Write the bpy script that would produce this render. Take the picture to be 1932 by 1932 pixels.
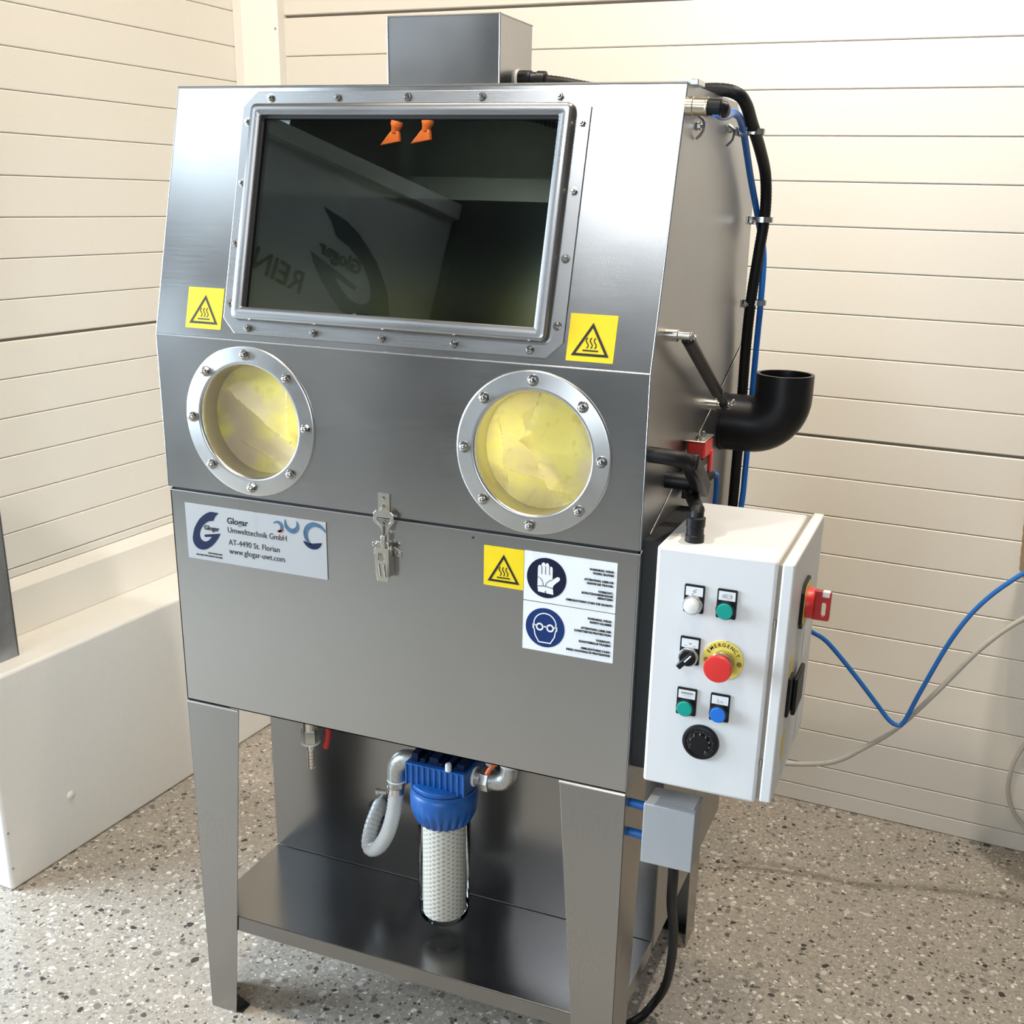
import bpy, bmesh, math, random
from mathutils import Vector, Matrix, noise
from mathutils.geometry import tessellate_polygon
PI = math.pi
sc = bpy.context.scene
for o in list(bpy.data.objects): bpy.data.objects.remove(o)
COL = sc.collection

# ------------------------------------------------------------------ camera
def cam_matrix(loc, yaw, pitch, roll):
    return (Matrix.Translation(loc) @ Matrix.Rotation(yaw, 4, 'Z') @ Matrix.Rotation(pitch, 4, 'X') @ Matrix.Rotation(-roll, 4, 'Y'))
cd = bpy.data.cameras.new('camera'); cam = bpy.data.objects.new('camera', cd); COL.objects.link(cam)
a, b, c = 0.36617203, 1.24485605, 0.027673
Rz = Matrix(((math.cos(a), -math.sin(a), 0), (math.sin(a), math.cos(a), 0), (0, 0, 1)))
Rx = Matrix(((1, 0, 0), (0, math.cos(b), -math.sin(b)), (0, math.sin(b), math.cos(b))))
Ry = Matrix(((math.cos(c), -math.sin(c), 0), (math.sin(c), math.cos(c), 0), (0, 0, 1)))
cam.matrix_world = Matrix.Translation((1.27129891, -1.51625332, 1.58592788)) @ (Rz @ Rx @ Ry).to_4x4()
cd.sensor_fit = 'HORIZONTAL'; cd.sensor_width = 36.0
cd.lens = 36.0 * 2095.2243 / 1932
cd.shift_x = (966 - 1016.1253) / 1932
cd.shift_y = (1082.1500 - 966) / 1932
cd.clip_start = 0.02
sc.camera = cam

# ------------------------------------------------------------------ world, exposure
w = bpy.data.worlds.new('world'); sc.world = w; w.use_nodes = True
w.node_tree.nodes['Background'].inputs[0].default_value = (0.75, 0.85, 1.0, 1)
w.node_tree.nodes['Background'].inputs[1].default_value = 0.6
sc.view_settings.view_transform = 'Standard'; sc.view_settings.look = 'None'
sc.view_settings.gamma = 1.0; sc.view_settings.use_curve_mapping = False
sc.view_settings.exposure = 0.0

# ------------------------------------------------------------------ room frame (u along back wall, v into it)
WY = -0.04766529
NL = Vector((math.cos(WY), math.sin(WY), 0)); NB = Vector((-math.sin(WY), math.cos(WY), 0))
ROOM = Matrix((( NL.x, NB.x, 0, 0), (NL.y, NB.y, 0, 0), (0, 0, 1, 0), (0, 0, 0, 1)))
def Wp(u, v, z): return ROOM @ Vector((u, v, z))
BO, PO, LO, LH = 1.37666, -0.67651, -0.85386, 0.53656
CEIL = 5.6; FRONT = -4.2; FARL = -3.0; FARR = 3.4

# ------------------------------------------------------------------ lights
def area(name, loc, target, sx, sy, power, col, spread=PI):
    l = bpy.data.lights.new(name, 'AREA'); l.shape = 'RECTANGLE'; l.size = sx; l.size_y = sy
    l.energy = power; l.color = col; l.spread = spread
    o = bpy.data.objects.new(name, l); COL.objects.link(o); o.location = loc
    o.rotation_euler = (Vector(target) - Vector(loc)).to_track_quat('-Z', 'Y').to_euler(); return o
def spot(name, loc, target, power, col, angle, blend, rad):
    l = bpy.data.lights.new(name, 'SPOT'); l.energy = power; l.color = col; l.spot_size = math.radians(angle); l.spot_blend = blend
    l.shadow_soft_size = rad
    o = bpy.data.objects.new(name, l); COL.objects.link(o); o.location = loc
    o.rotation_euler = (Vector(target) - Vector(loc)).to_track_quat('-Z', 'Y').to_euler(); return o
# daylight: a broad glazed opening on the far left and two high windows, plus an added front fill
area('daylight_window', Wp(FARL + 0.06, -1.25, 1.55), Wp(0.6, -0.3, 0.7), 2.0, 1.7, 330, (0.68, 0.84, 1.0))
area('daylight_window_left', Wp(FARL + 0.06, -3.3, 4.1), Wp(0.4, 0.1, 1.6), 1.2, 0.9, 22, (0.70, 0.86, 1.0))
area('front_cool_fill', Wp(1.05, FRONT + 0.06, 1.80), Wp(0.5, 0.2, 0.9), 1.6, 1.0, 58, (0.78, 0.89, 1.0))  # added cool fill from the front, not a known window
area('daylight_window_right', Wp(-0.38, FRONT + 0.06, 4.62), Wp(-0.2, 0.2, 3.0), 0.9, 0.75, 48, (0.86, 0.93, 1.0))
# ceiling lamps, warm, with one added fill for the display panel
WARM = (1.0, 0.80, 0.55)
spot('ceiling_spot_right', Wp(1.35, 0.55, 3.2), Wp(1.3, 1.45, 1.2), 155, (1.0, 0.95, 0.87), 130, 0.9, 0.05)
spot('ceiling_spot_front', (1.22, -0.42, 3.6), (1.15, 0.5, 0.2), 75, WARM, 80, 0.8, 0.04)
spot('panel_fill', Wp(-0.2, -2.6, 4.9), Wp(-1.9, -3.4, 3.2), 22, (1.0, 0.93, 0.82), 60, 0.9, 0.05)  # added fill that brightens the display panel for its mirror image
spot('ceiling_spot_left', Wp(0.1, -0.4, 3.5), Wp(-0.8, 0.9, 1.3), 195, (1.0, 0.87, 0.69), 120, 0.8, 0.06)

# ------------------------------------------------------------------ materials
def newmat(name):
    m = bpy.data.materials.new(name); m.use_nodes = True; nt = m.node_tree
    return m, nt, nt.nodes, nt.links, nt.nodes['Principled BSDF']
def setp(p, **k):
    for n, v in k.items():
        n = n.replace('_', ' ')
        if n in p.inputs: p.inputs[n].default_value = v
def plain(name, col, rough=0.5, metal=0.0, bump=0.0, bscale=60, coat=0.0, var=0.04, spec=0.5):
    m, nt, N, L, p = newmat(name)
    setp(p, Roughness=rough, Metallic=metal); p.inputs['Specular IOR Level'].default_value = spec
    if coat: p.inputs['Coat Weight'].default_value = coat
    tc = N.new('ShaderNodeTexCoord'); nz = N.new('ShaderNodeTexNoise'); nz.inputs['Scale'].default_value = bscale
    nz.inputs['Detail'].default_value = 3
    L.new(tc.outputs['Object'], nz.inputs['Vector'])
    mr = N.new('ShaderNodeMapRange'); mr.inputs[1].default_value = 0.3; mr.inputs[2].default_value = 0.7
    mr.inputs[3].default_value = 1 - var; mr.inputs[4].default_value = 1 + var
    L.new(nz.outputs[0], mr.inputs[0])
    mx = N.new('ShaderNodeMix'); mx.data_type = 'RGBA'; mx.blend_type = 'MULTIPLY'; mx.inputs[0].default_value = 1
    mx.inputs[6].default_value = (*col, 1); L.new(mr.outputs[0], mx.inputs[7]); L.new(mx.outputs[2], p.inputs['Base Color'])
    if bump:
        bp = N.new('ShaderNodeBump'); bp.inputs['Strength'].default_value = bump; bp.inputs['Distance'].default_value = 0.001
        L.new(nz.outputs[0], bp.inputs['Height']); L.new(bp.outputs[0], p.inputs['Normal'])
    return m
def steel(name, col=(0.56, 0.55, 0.53), rough=0.3, stretch=(2, 90, 90), cloud=0.08, bump=0.12):
    """brushed sheet: fine streaks along the grain, clouded roughness"""
    m, nt, N, L, p = newmat(name)
    setp(p, Metallic=1.0, Roughness=rough)
    tc = N.new('ShaderNodeTexCoord'); mp = N.new('ShaderNodeMapping'); mp.inputs['Scale'].default_value = stretch
    L.new(tc.outputs['Object'], mp.inputs['Vector'])
    n1 = N.new('ShaderNodeTexNoise'); n1.inputs['Scale'].default_value = 8; n1.inputs['Detail'].default_value = 4
    L.new(mp.outputs[0], n1.inputs['Vector'])
    n2 = N.new('ShaderNodeTexNoise'); n2.inputs['Scale'].default_value = 3.5; n2.inputs['Detail'].default_value = 2
    L.new(tc.outputs['Object'], n2.inputs['Vector'])
    a1 = N.new('ShaderNodeMapRange'); a1.inputs[1].default_value = 0.3; a1.inputs[2].default_value = 0.7
    a1.inputs[3].default_value = rough - 0.012; a1.inputs[4].default_value = rough + 0.015; L.new(n1.outputs[0], a1.inputs[0])
    a2 = N.new('ShaderNodeMapRange'); a2.inputs[1].default_value = 0.3; a2.inputs[2].default_value = 0.7
    a2.inputs[3].default_value = -cloud * .5; a2.inputs[4].default_value = cloud * .5; L.new(n2.outputs[0], a2.inputs[0])
    ad = N.new('ShaderNodeMath'); ad.operation = 'ADD'; L.new(a1.outputs[0], ad.inputs[0]); L.new(a2.outputs[0], ad.inputs[1])
    L.new(ad.outputs[0], p.inputs['Roughness'])
    c1 = N.new('ShaderNodeMapRange'); c1.inputs[1].default_value = 0.3; c1.inputs[2].default_value = 0.7
    c1.inputs[3].default_value = 0.98; c1.inputs[4].default_value = 1.02; L.new(n1.outputs[0], c1.inputs[0])
    mx = N.new('ShaderNodeMix'); mx.data_type = 'RGBA'; mx.blend_type = 'MULTIPLY'; mx.inputs[0].default_value = 1
    mx.inputs[6].default_value = (*col, 1); L.new(c1.outputs[0], mx.inputs[7]); L.new(mx.outputs[2], p.inputs['Base Color'])
    bp = N.new('ShaderNodeBump'); bp.inputs['Strength'].default_value = bump; bp.inputs['Distance'].default_value = 0.0006
    L.new(n1.outputs[0], bp.inputs['Height']); L.new(bp.outputs[0], p.inputs['Normal'])
    return m
def glassy(name, tint, rough=0.0, ior=1.5, maxr=1.0):
    """thin pane: tinted see-through plus a Fresnel mirror"""
    m, nt, N, L, p = newmat(name); N.remove(p)
    tr = N.new('ShaderNodeBsdfTransparent'); tr.inputs[0].default_value = (*tint, 1)
    gl = N.new('ShaderNodeBsdfGlossy'); gl.inputs['Roughness'].default_value = rough
    fr = N.new('ShaderNodeFresnel'); fr.inputs[0].default_value = ior
    mx = N.new('ShaderNodeMixShader'); L.new(fr.outputs[0], mx.inputs[0]); L.new(tr.outputs[0], mx.inputs[1]); L.new(gl.outputs[0], mx.inputs[2])
    L.new(mx.outputs[0], N['Material Output'].inputs[0]); return m

M = {}
M['steel'] = steel('brushed_steel', col=(0.50, 0.49, 0.475), rough=0.22, bump=0.0)
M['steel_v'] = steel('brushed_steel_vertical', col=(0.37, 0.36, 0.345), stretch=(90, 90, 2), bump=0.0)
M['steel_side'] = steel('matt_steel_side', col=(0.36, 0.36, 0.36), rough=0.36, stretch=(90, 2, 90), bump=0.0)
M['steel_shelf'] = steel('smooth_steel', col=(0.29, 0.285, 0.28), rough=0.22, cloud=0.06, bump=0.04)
M['steel_frame'] = steel('frame_steel', col=(0.40, 0.39, 0.38), rough=0.3, bump=0.0)
M['steel_ring'] = steel('satin_ring_steel', col=(0.60, 0.59, 0.57), rough=0.3, stretch=(3, 3, 3), cloud=0.03, bump=0.0)
M['duct'] = steel('worn_duct_steel', col=(0.34, 0.33, 0.32), rough=0.34, stretch=(1, 1, 1), cloud=0.2, bump=0.0)
M['chrome'] = plain('polished_bolt_metal', (0.62, 0.60, 0.57), 0.16, 1.0)
M['nickel'] = plain('nickel_latch_metal', (0.66, 0.62, 0.54), 0.28, 1.0, bump=0.1)
M['galv_fit'] = plain('galvanised_fitting', (0.50, 0.50, 0.48), 0.4, 1.0, bump=0.5, bscale=200, var=0.12)
M['brass'] = plain('brass_fitting', (0.62, 0.55, 0.42), 0.28, 1.0)
M['black'] = plain('black_plastic', (0.007, 0.007, 0.008), 0.42, spec=0.3)
M['rubber'] = plain('black_rubber', (0.006, 0.006, 0.006), 0.5, bump=0.2, bscale=120, spec=0.3)
M['pvc'] = plain('black_pipe_plastic', (0.008, 0.008, 0.009), 0.36, bump=0.15, bscale=30, spec=0.3)
M['dark'] = plain('dark_gasket_and_shade', (0.008, 0.008, 0.008), 0.7)
M['blue'] = plain('blue_plastic', (0.008, 0.10, 0.36), 0.4, var=0.1)
M['bluecable'] = plain('blue_cable_sheath', (0.015, 0.15, 0.50), 0.4)
M['bluehose'] = plain('blue_hose', (0.012, 0.15, 0.55), 0.3)
M['greycable'] = plain('grey_cable_sheath', (0.48, 0.44, 0.38), 0.45)
M['box'] = plain('light_grey_enclosure_paint', (0.73, 0.725, 0.71), 0.42, bump=0.12, bscale=500, var=0.015)
M['jbox'] = plain('mid_grey_paint', (0.36, 0.36, 0.365), 0.5, bump=0.1, bscale=400)
M['red'] = plain('red_plastic', (0.72, 0.03, 0.025), 0.4)
M['darkred'] = plain('dark_red_plastic', (0.50, 0.022, 0.018), 0.4)
M['yellow'] = plain('yellow_label', (0.86, 0.62, 0.01), 0.35, var=0.02)
M['paleyellow'] = plain('pale_yellow_disc', (0.80, 0.66, 0.12), 0.45)
M['ink'] = plain('black_print', (0.006, 0.006, 0.006), 0.45)
M['white'] = plain('white_label', (0.80, 0.80, 0.79), 0.4, var=0.01)
M['plate'] = plain('silver_nameplate', (0.44, 0.435, 0.43), 0.42, 0.3, var=0.03, bscale=6)
M['navy'] = plain('navy_print', (0.002, 0.010, 0.045), 0.5, spec=0.25)
M['signblue'] = plain('sign_blue', (0.006, 0.028, 0.13), 0.5, spec=0.25)
M['darknavy'] = plain('dark_navy_print', (0.004, 0.006, 0.028), 0.5, spec=0.25)
M['swirl'] = plain('blue_grey_print', (0.04, 0.10, 0.17), 0.5, var=0.35, bscale=90)
M['orange'] = plain('orange_plastic', (0.85, 0.14, 0.03), 0.4)
M['orange_print'] = plain('orange_print', (0.6, 0.12, 0.04), 0.4)
M['green'] = plain('green_button', (0.0, 0.32, 0.25), 0.35)
M['bluebtn'] = plain('blue_button', (0.01, 0.16, 0.62), 0.35)
M['lamp'] = plain('white_lamp_lens', (0.82, 0.80, 0.74), 0.3)
M['silver'] = plain('silver_bezel', (0.6, 0.6, 0.6), 0.3, 1.0)
M['ptfe'] = plain('white_seal_tape', (0.8, 0.8, 0.77), 0.6)
M['glass'] = glassy('dark_tinted_glass', (0.53, 0.62, 0.61))
M['bowl'] = glassy('clear_plastic', (0.93, 0.94, 0.93), ior=1.13)
M['washer'] = plain('grey_print', (0.25, 0.25, 0.25), 0.5)
M['wicker'] = plain('woven_tan', (0.42, 0.30, 0.18), 0.8, bump=0.6)
M['galv'] = plain('galvanised_column', (0.33, 0.35, 0.37), 0.42, 0.8, bump=0.2, bscale=14, var=0.18)
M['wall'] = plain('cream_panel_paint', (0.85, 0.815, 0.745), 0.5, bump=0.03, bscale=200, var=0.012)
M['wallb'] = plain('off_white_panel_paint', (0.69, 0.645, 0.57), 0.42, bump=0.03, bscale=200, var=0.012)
M['roomwall'] = plain('plain_room_paint', (0.15, 0.135, 0.12), 0.8)
M['groove'] = plain('panel_core', (0.30, 0.26, 0.21), 0.8)
M['sill'] = plain('ledge_paint', (0.85, 0.825, 0.77), 0.4, var=0.012)
M['beam'] = plain('light_beam_paint', (0.7, 0.68, 0.62), 0.6)
M['darkpost'] = plain('dark_post_paint', (0.05, 0.05, 0.05), 0.6)

# gloves: cream rubberised cloth, light comes through from the hood lamp and an added fill behind them
def glove_mat():
    m, nt, N, L, p = newmat('cream_yellow_glove'); setp(p, Roughness=0.6)
    tc = N.new('ShaderNodeTexCoord')
    n1 = N.new('ShaderNodeTexNoise'); n1.inputs['Scale'].default_value = 14; n1.inputs['Detail'].default_value = 3; L.new(tc.outputs['Object'], n1.inputs['Vector'])
    r = N.new('ShaderNodeValToRGB'); e = r.color_ramp.elements
    e[0].position = 0.42; e[0].color = (0.60, 0.48, 0.34, 1); e[1].position = 0.60; e[1].color = (0.80, 0.71, 0.22, 1)
    L.new(n1.outputs[0], r.inputs[0])
    n2 = N.new('ShaderNodeTexNoise'); n2.inputs['Scale'].default_value = 38; n2.inputs['Detail'].default_value = 5; L.new(tc.outputs['Object'], n2.inputs['Vector'])
    r2 = N.new('ShaderNodeValToRGB'); e = r2.color_ramp.elements
    e[0].position = 0.30; e[0].color = (0.45, 0.40, 0.34, 1); e[1].position = 0.42; e[1].color = (1, 1, 1, 1); L.new(n2.outputs[0], r2.inputs[0])
    mx = N.new('ShaderNodeMix'); mx.data_type = 'RGBA'; mx.blend_type = 'MULTIPLY'; mx.inputs[0].default_value = 0.4
    L.new(r.outputs[0], mx.inputs[6]); L.new(r2.outputs[0], mx.inputs[7]); L.new(mx.outputs[2], p.inputs['Base Color'])
    tl = N.new('ShaderNodeBsdfTranslucent'); tl.inputs[0].default_value = (0.86, 0.78, 0.24, 1)
    ms = N.new('ShaderNodeMixShader'); ms.inputs[0].default_value = 0.30
    L.new(p.outputs[0], ms.inputs[1]); L.new(tl.outputs[0], ms.inputs[2]); L.new(ms.outputs[0], N['Material Output'].inputs[0])
    return m
M['glove'] = glove_mat()

def hose_mat():
    m, nt, N, L, p = newmat('milky_spiral_hose'); setp(p, Roughness=0.25); p.inputs['Transmission Weight'].default_value = 0.25
    p.inputs['Base Color'].default_value = (0.74, 0.74, 0.71, 1); return m
M['hose'] = hose_mat()

def cartridge_mat():
    """wound yarn: criss-cross diamonds around the cylinder"""
    m, nt, N, L, p = newmat('wound_yarn'); setp(p, Roughness=0.85)
    tc = N.new('ShaderNodeTexCoord'); sp = N.new('ShaderNodeSeparateXYZ'); L.new(tc.outputs['Object'], sp.inputs[0])
    at = N.new('ShaderNodeMath'); at.operation = 'ARCTAN2'; L.new(sp.outputs[0], at.inputs[0]); L.new(sp.outputs[1], at.inputs[1])
    def mth(op, a, b):
        n = N.new('ShaderNodeMath'); n.operation = op
        for i, x in enumerate((a, b)):
            if x is None: continue
            if isinstance(x, (int, float)): n.inputs[i].default_value = x
            else: L.new(x, n.inputs[i])
        return n.outputs[0]
    A = mth('MULTIPLY', at.outputs[0], 7.0); Z = mth('MULTIPLY', sp.outputs[2], 330.0)
    s1 = mth('SINE', mth('ADD', Z, A), None); s2 = mth('SINE', mth('SUBTRACT', Z, A), None)
    h = mth('ADD', mth('MULTIPLY', s1, s1), mth('MULTIPLY', s2, s2))
    r = N.new('ShaderNodeValToRGB'); e = r.color_ramp.elements
    e[0].position = 0.0; e[0].color = (0.36, 0.31, 0.25, 1); e[1].position = 0.5; e[1].color = (0.78, 0.73, 0.64, 1)
    mr = N.new('ShaderNodeMapRange'); mr.inputs[1].default_value = 0; L.new(h, mr.inputs[0]); L.new(mr.outputs[0], r.inputs[0])
    L.new(r.outputs[0], p.inputs['Base Color'])
    bp = N.new('ShaderNodeBump'); bp.inputs['Strength'].default_value = 0.7; bp.inputs['Distance'].default_value = 0.002
    L.new(mr.outputs[0], bp.inputs['Height']); L.new(bp.outputs[0], p.inputs['Normal']); return m
M['yarn'] = cartridge_mat()

def terrazzo():
    m, nt, N, L, p = newmat('terrazzo'); setp(p, Roughness=0.32); p.inputs['Specular IOR Level'].default_value = 0.35
    tc = N.new('ShaderNodeTexCoord')
    wn = N.new('ShaderNodeTexNoise'); wn.inputs['Scale'].default_value = 45; L.new(tc.outputs['Object'], wn.inputs['Vector'])
    mw = N.new('ShaderNodeVectorMath'); mw.operation = 'MULTIPLY_ADD'; mw.inputs[1].default_value = (0.022,) * 3
    L.new(wn.outputs['Color'], mw.inputs[0]); L.new(tc.outputs['Object'], mw.inputs[2])
    cur = None
    base = N.new('ShaderNodeTexNoise'); base.inputs['Scale'].default_value = 90; base.inputs['Detail'].default_value = 4
    L.new(tc.outputs['Object'], base.inputs['Vector'])
    br = N.new('ShaderNodeValToRGB'); e = br.color_ramp.elements
    e[0].position = 0.3; e[0].color = (0.30, 0.262, 0.215, 1); e[1].position = 0.7; e[1].color = (0.44, 0.39, 0.33, 1)
    L.new(base.outputs[0], br.inputs[0]); cur = br.outputs[0]
    def layer(scale, thr, lo_hi, cols, off):
        nonlocal cur
        mp = N.new('ShaderNodeMapping'); mp.inputs['Location'].default_value = off; L.new(mw.outputs[0], mp.inputs['Vector'])
        v = N.new('ShaderNodeTexVoronoi'); v.inputs['Scale'].default_value = scale; v.inputs['Randomness'].default_value = 1
        L.new(mp.outputs[0], v.inputs['Vector'])
        sx = N.new('ShaderNodeSeparateColor'); L.new(v.outputs['Color'], sx.inputs[0])
        # size of the chip varies with one random number, presence with another, colour with the third
        th = N.new('ShaderNodeMapRange'); th.inputs[3].default_value = thr[0]; th.inputs[4].default_value = thr[1]; L.new(sx.outputs[0], th.inputs[0])
        lt = N.new('ShaderNodeMath'); lt.operation = 'LESS_THAN'; L.new(v.outputs['Distance'], lt.inputs[0]); L.new(th.outputs[0], lt.inputs[1])
        pr = N.new('ShaderNodeMath'); pr.operation = 'LESS_THAN'; L.new(sx.outputs[1], pr.inputs[0]); pr.inputs[1].default_value = lo_hi
        mm = N.new('ShaderNodeMath'); mm.operation = 'MULTIPLY'; L.new(lt.outputs[0], mm.inputs[0]); L.new(pr.outputs[0], mm.inputs[1])
        r = N.new('ShaderNodeValToRGB'); r.color_ramp.interpolation = 'CONSTANT'
        while len(r.color_ramp.elements) < len(cols): r.color_ramp.elements.new(0.5)
        for i, (pos, cc) in enumerate(cols):
            r.color_ramp.elements[i].position = pos; r.color_ramp.elements[i].color = (*cc, 1)
        L.new(sx.outputs[2], r.inputs[0])
        mx = N.new('ShaderNodeMix'); mx.data_type = 'RGBA'; L.new(mm.outputs[0], mx.inputs[0]); L.new(cur, mx.inputs[6]); L.new(r.outputs[0], mx.inputs[7])
        cur = mx.outputs[2]
    layer(170, (0.15, 0.5), 0.6, [(0, (0.20, 0.17, 0.14)), (0.3, (0.55, 0.50, 0.43)), (0.6, (0.36, 0.31, 0.25)), (0.8, (0.68, 0.63, 0.56))], (0, 0, 0))
    layer(85, (0.15, 0.45), 0.6, [(0, (0.10, 0.09, 0.075)), (0.30, (0.60, 0.55, 0.47)), (0.55, (0.40, 0.35, 0.29)), (0.85, (0.78, 0.72, 0.63))], (3, 1, 0))
    layer(55, (0.12, 0.50), 0.45, [(0, (0.05, 0.045, 0.04)), (0.38, (0.20, 0.175, 0.15)), (0.62, (0.60, 0.55, 0.48)), (0.85, (0.42, 0.37, 0.31))], (1, 7, 0))
    L.new(cur, p.inputs['Base Color'])
    return m
M['floor'] = terrazzo()

# ------------------------------------------------------------------ helpers
def obj(name, bm, mat, parent=None, bevel=0, smooth=35, segs=2, sub=0):
    bmesh.ops.recalc_face_normals(bm, faces=bm.faces[:])
    me = bpy.data.meshes.new(name); bm.to_mesh(me); bm.free()
    return mesh_obj(name, me, mat, parent, bevel, smooth, segs)
def mesh_obj(name, me, mat, parent=None, bevel=0, smooth=35, segs=2):
    if isinstance(mat, str): mat = M[mat]
    if mat and not me.materials: me.materials.append(mat)
    if smooth:
        for p in me.polygons: p.use_smooth = True
        me.set_sharp_from_angle(angle=math.radians(smooth))
    o = bpy.data.objects.new(name, me); COL.objects.link(o)
    if parent: attach(o, parent)
    if bevel:
        b = o.modifiers.new('bevel', 'BEVEL'); b.width = bevel; b.segments = segs; b.limit_method = 'ANGLE'; b.angle_limit = math.radians(40)
        b.harden_normals = False
    return o
def attach(o, parent):
    o.parent = parent; o.matrix_parent_inverse = world(parent).inverted()
def world(o):
    m = Matrix.Translation(o.location) @ o.rotation_euler.to_matrix().to_4x4()
    if o.parent: m = world(o.parent) @ o.matrix_parent_inverse @ m
    return m
def thing(name, label, cat, loc, group=None):
    o = bpy.data.objects.new(name, None); COL.objects.link(o); o.location = loc; o.empty_display_size = 0.05
    return tag(o, label, cat, group)
def tag(o, label, cat, group=None, kind=None):
    o['label'] = label; o['category'] = cat
    if group: o['group'] = group
    if kind: o['kind'] = kind
    return o
def struct(o, label=None):
    o['kind'] = 'structure'
    if label: o['label'] = label
    return o
I4 = Matrix.Identity(4)
def box(bm, x0, x1, y0, y1, z0, z1, m=I4):
    vs = [bm.verts.new(m @ Vector(p)) for p in ((x0, y0, z0), (x1, y0, z0), (x1, y1, z0), (x0, y1, z0), (x0, y0, z1), (x1, y0, z1), (x1, y1, z1), (x0, y1, z1))]
    for f in ((0, 3, 2, 1), (4, 5, 6, 7), (0, 1, 5, 4), (1, 2, 6, 5), (2, 3, 7, 6), (3, 0, 4, 7)): bm.faces.new([vs[i] for i in f])
    return bm
def B(*a, m=I4): return box(bmesh.new(), *a, m=m)
def frame_of(axis):
    z = Vector(axis).normalized(); t = Vector((0, 0, 1)) if abs(z.z) < .9 else Vector((1, 0, 0))
    x = t.cross(z).normalized(); y = z.cross(x)
    return Matrix(((x.x, y.x, z.x), (x.y, y.y, z.y), (x.z, y.z, z.z))).to_4x4()
def lathe(bm, origin, axis, prof, n=32, close=True, m=I4, rib=None):
    """prof = [(r, h)] along axis"""
    F = m @ Matrix.Translation(origin) @ frame_of(axis); rings = []
    for k, (r, h) in enumerate(prof):
        if r < 1e-6: rings.append([bm.verts.new(F @ Vector((0, 0, h)))])
        else:
            rr = [r * (rib(i, k) if rib else 1) for i in range(n)]
            rings.append([bm.verts.new(F @ Vector((rr[i] * math.cos(2 * PI * i / n), rr[i] * math.sin(2 * PI * i / n), h))) for i in range(n)])
    for a, b in zip(rings, rings[1:]):
        if len(a) == 1 and len(b) == 1: continue
        for i in range(n):
            j = (i + 1) % n
            if len(a) == 1: bm.faces.new((a[0], b[i], b[j]))
            elif len(b) == 1: bm.faces.new((a[i], a[j], b[0]))
            else: bm.faces.new((a[i], a[j], b[j], b[i]))
    if close:
        for r in (rings[0], rings[-1]):
            if len(r) > 1: bm.faces.new(r)
    return bm
def cyl(bm, p0, p1, r, n=24, r1=None, m=I4):
    p0 = Vector(p0); p1 = Vector(p1)
    return lathe(bm, p0, p1 - p0, [(r, 0), (r if r1 is None else r1, (p1 - p0).length)], n, m=m)
def resample(pts, step):
    pts = [Vector(p) for p in pts]; P = [pts[0] * 2 - pts[1]] + pts + [pts[-1] * 2 - pts[-2]]; out = []
    for i in range(1, len(P) - 2):
        n = max(2, int((P[i + 1] - P[i]).length / step))
        for k in range(n):
            t = k / n; a, b, c, d = P[i - 1], P[i], P[i + 1], P[i + 2]
            out.append(0.5 * ((2 * b) + (c - a) * t + (2 * a - 5 * b + 4 * c - d) * t * t + (3 * b - a - 3 * c + d) * t ** 3))
    out.append(pts[-1]); return out
def tube(bm, pts, r, n=14, step=0.01, rfun=None, inner=None, smoothpath=True):
    P = resample(pts, step) if smoothpath else [Vector(p) for p in pts]
    t = (P[1] - P[0]).normalized(); x = frame_of(t).to_3x3() @ Vector((1, 0, 0)); rings = []
    for k, p in enumerate(P):
        if 0 < k < len(P) - 1: t2 = (P[k + 1] - P[k - 1]).normalized()
        elif k: t2 = (P[k] - P[k - 1]).normalized()
        else: t2 = t
        x = (x - t2 * x.dot(t2)).normalized(); y = t2.cross(x)
        rr = r * (rfun(k) if rfun else 1)
        rings.append([bm.verts.new(p + x * rr * math.cos(2 * PI * i / n) + y * rr * math.sin(2 * PI * i / n)) for i in range(n)])
    for a, b in zip(rings, rings[1:]):
        for i in range(n): bm.faces.new((a[i], a[(i + 1) % n], b[(i + 1) % n], b[i]))
    bm.faces.new(rings[0]); bm.faces.new(rings[-1]); return bm
def plate(bm, outer, holes=(), t=0.002, m=I4, n0=0.0):
    """flat sheet in the local XY plane from n0 down to n0 - t, with holes"""
    loops = [list(outer)] + [list(h) for h in holes]
    v3 = [[Vector((x, y, 0)) for x, y in l] for l in loops]
    tris = tessellate_polygon(v3); flat = [v for l in v3 for v in l]
    top = [bm.verts.new(m @ Vector((v.x, v.y, n0))) for v in flat]; bot = [bm.verts.new(m @ Vector((v.x, v.y, n0 - t))) for v in flat]
    for a, b, c in tris:
        try: bm.faces.new((top[a], top[b], top[c])); bm.faces.new((bot[c], bot[b], bot[a]))
        except ValueError: pass
    k = 0
    for l in loops:
        for i in range(len(l)):
            j = (i + 1) % len(l); bm.faces.new((top[k + i], top[k + j], bot[k + j], bot[k + i]))
        k += len(l)
    return bm
def circ(cx, cy, r, n=48, ph=0): return [(cx + r * math.cos(2 * PI * i / n + ph), cy + r * math.sin(2 * PI * i / n + ph)) for i in range(n)]
def rect(x0, x1, y0, y1, ch=0):
    if not ch: return [(x0, y0), (x1, y0), (x1, y1), (x0, y1)]
    return [(x0 + ch, y0), (x1 - ch, y0), (x1, y0 + ch), (x1, y1 - ch), (x1 - ch, y1), (x0 + ch, y1), (x0, y1 - ch), (x0, y0 + ch)]
def rrect(x0, x1, y0, y1, r, n=4):
    out = []
    for cx, cy, a in ((x1 - r, y1 - r, 0), (x0 + r, y1 - r, 90), (x0 + r, y0 + r, 180), (x1 - r, y0 + r, 270)):
        for i in range(n + 1):
            t = math.radians(a + 90 * i / n); out.append((cx + r * math.cos(t), cy + r * math.sin(t)))
    return out
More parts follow.
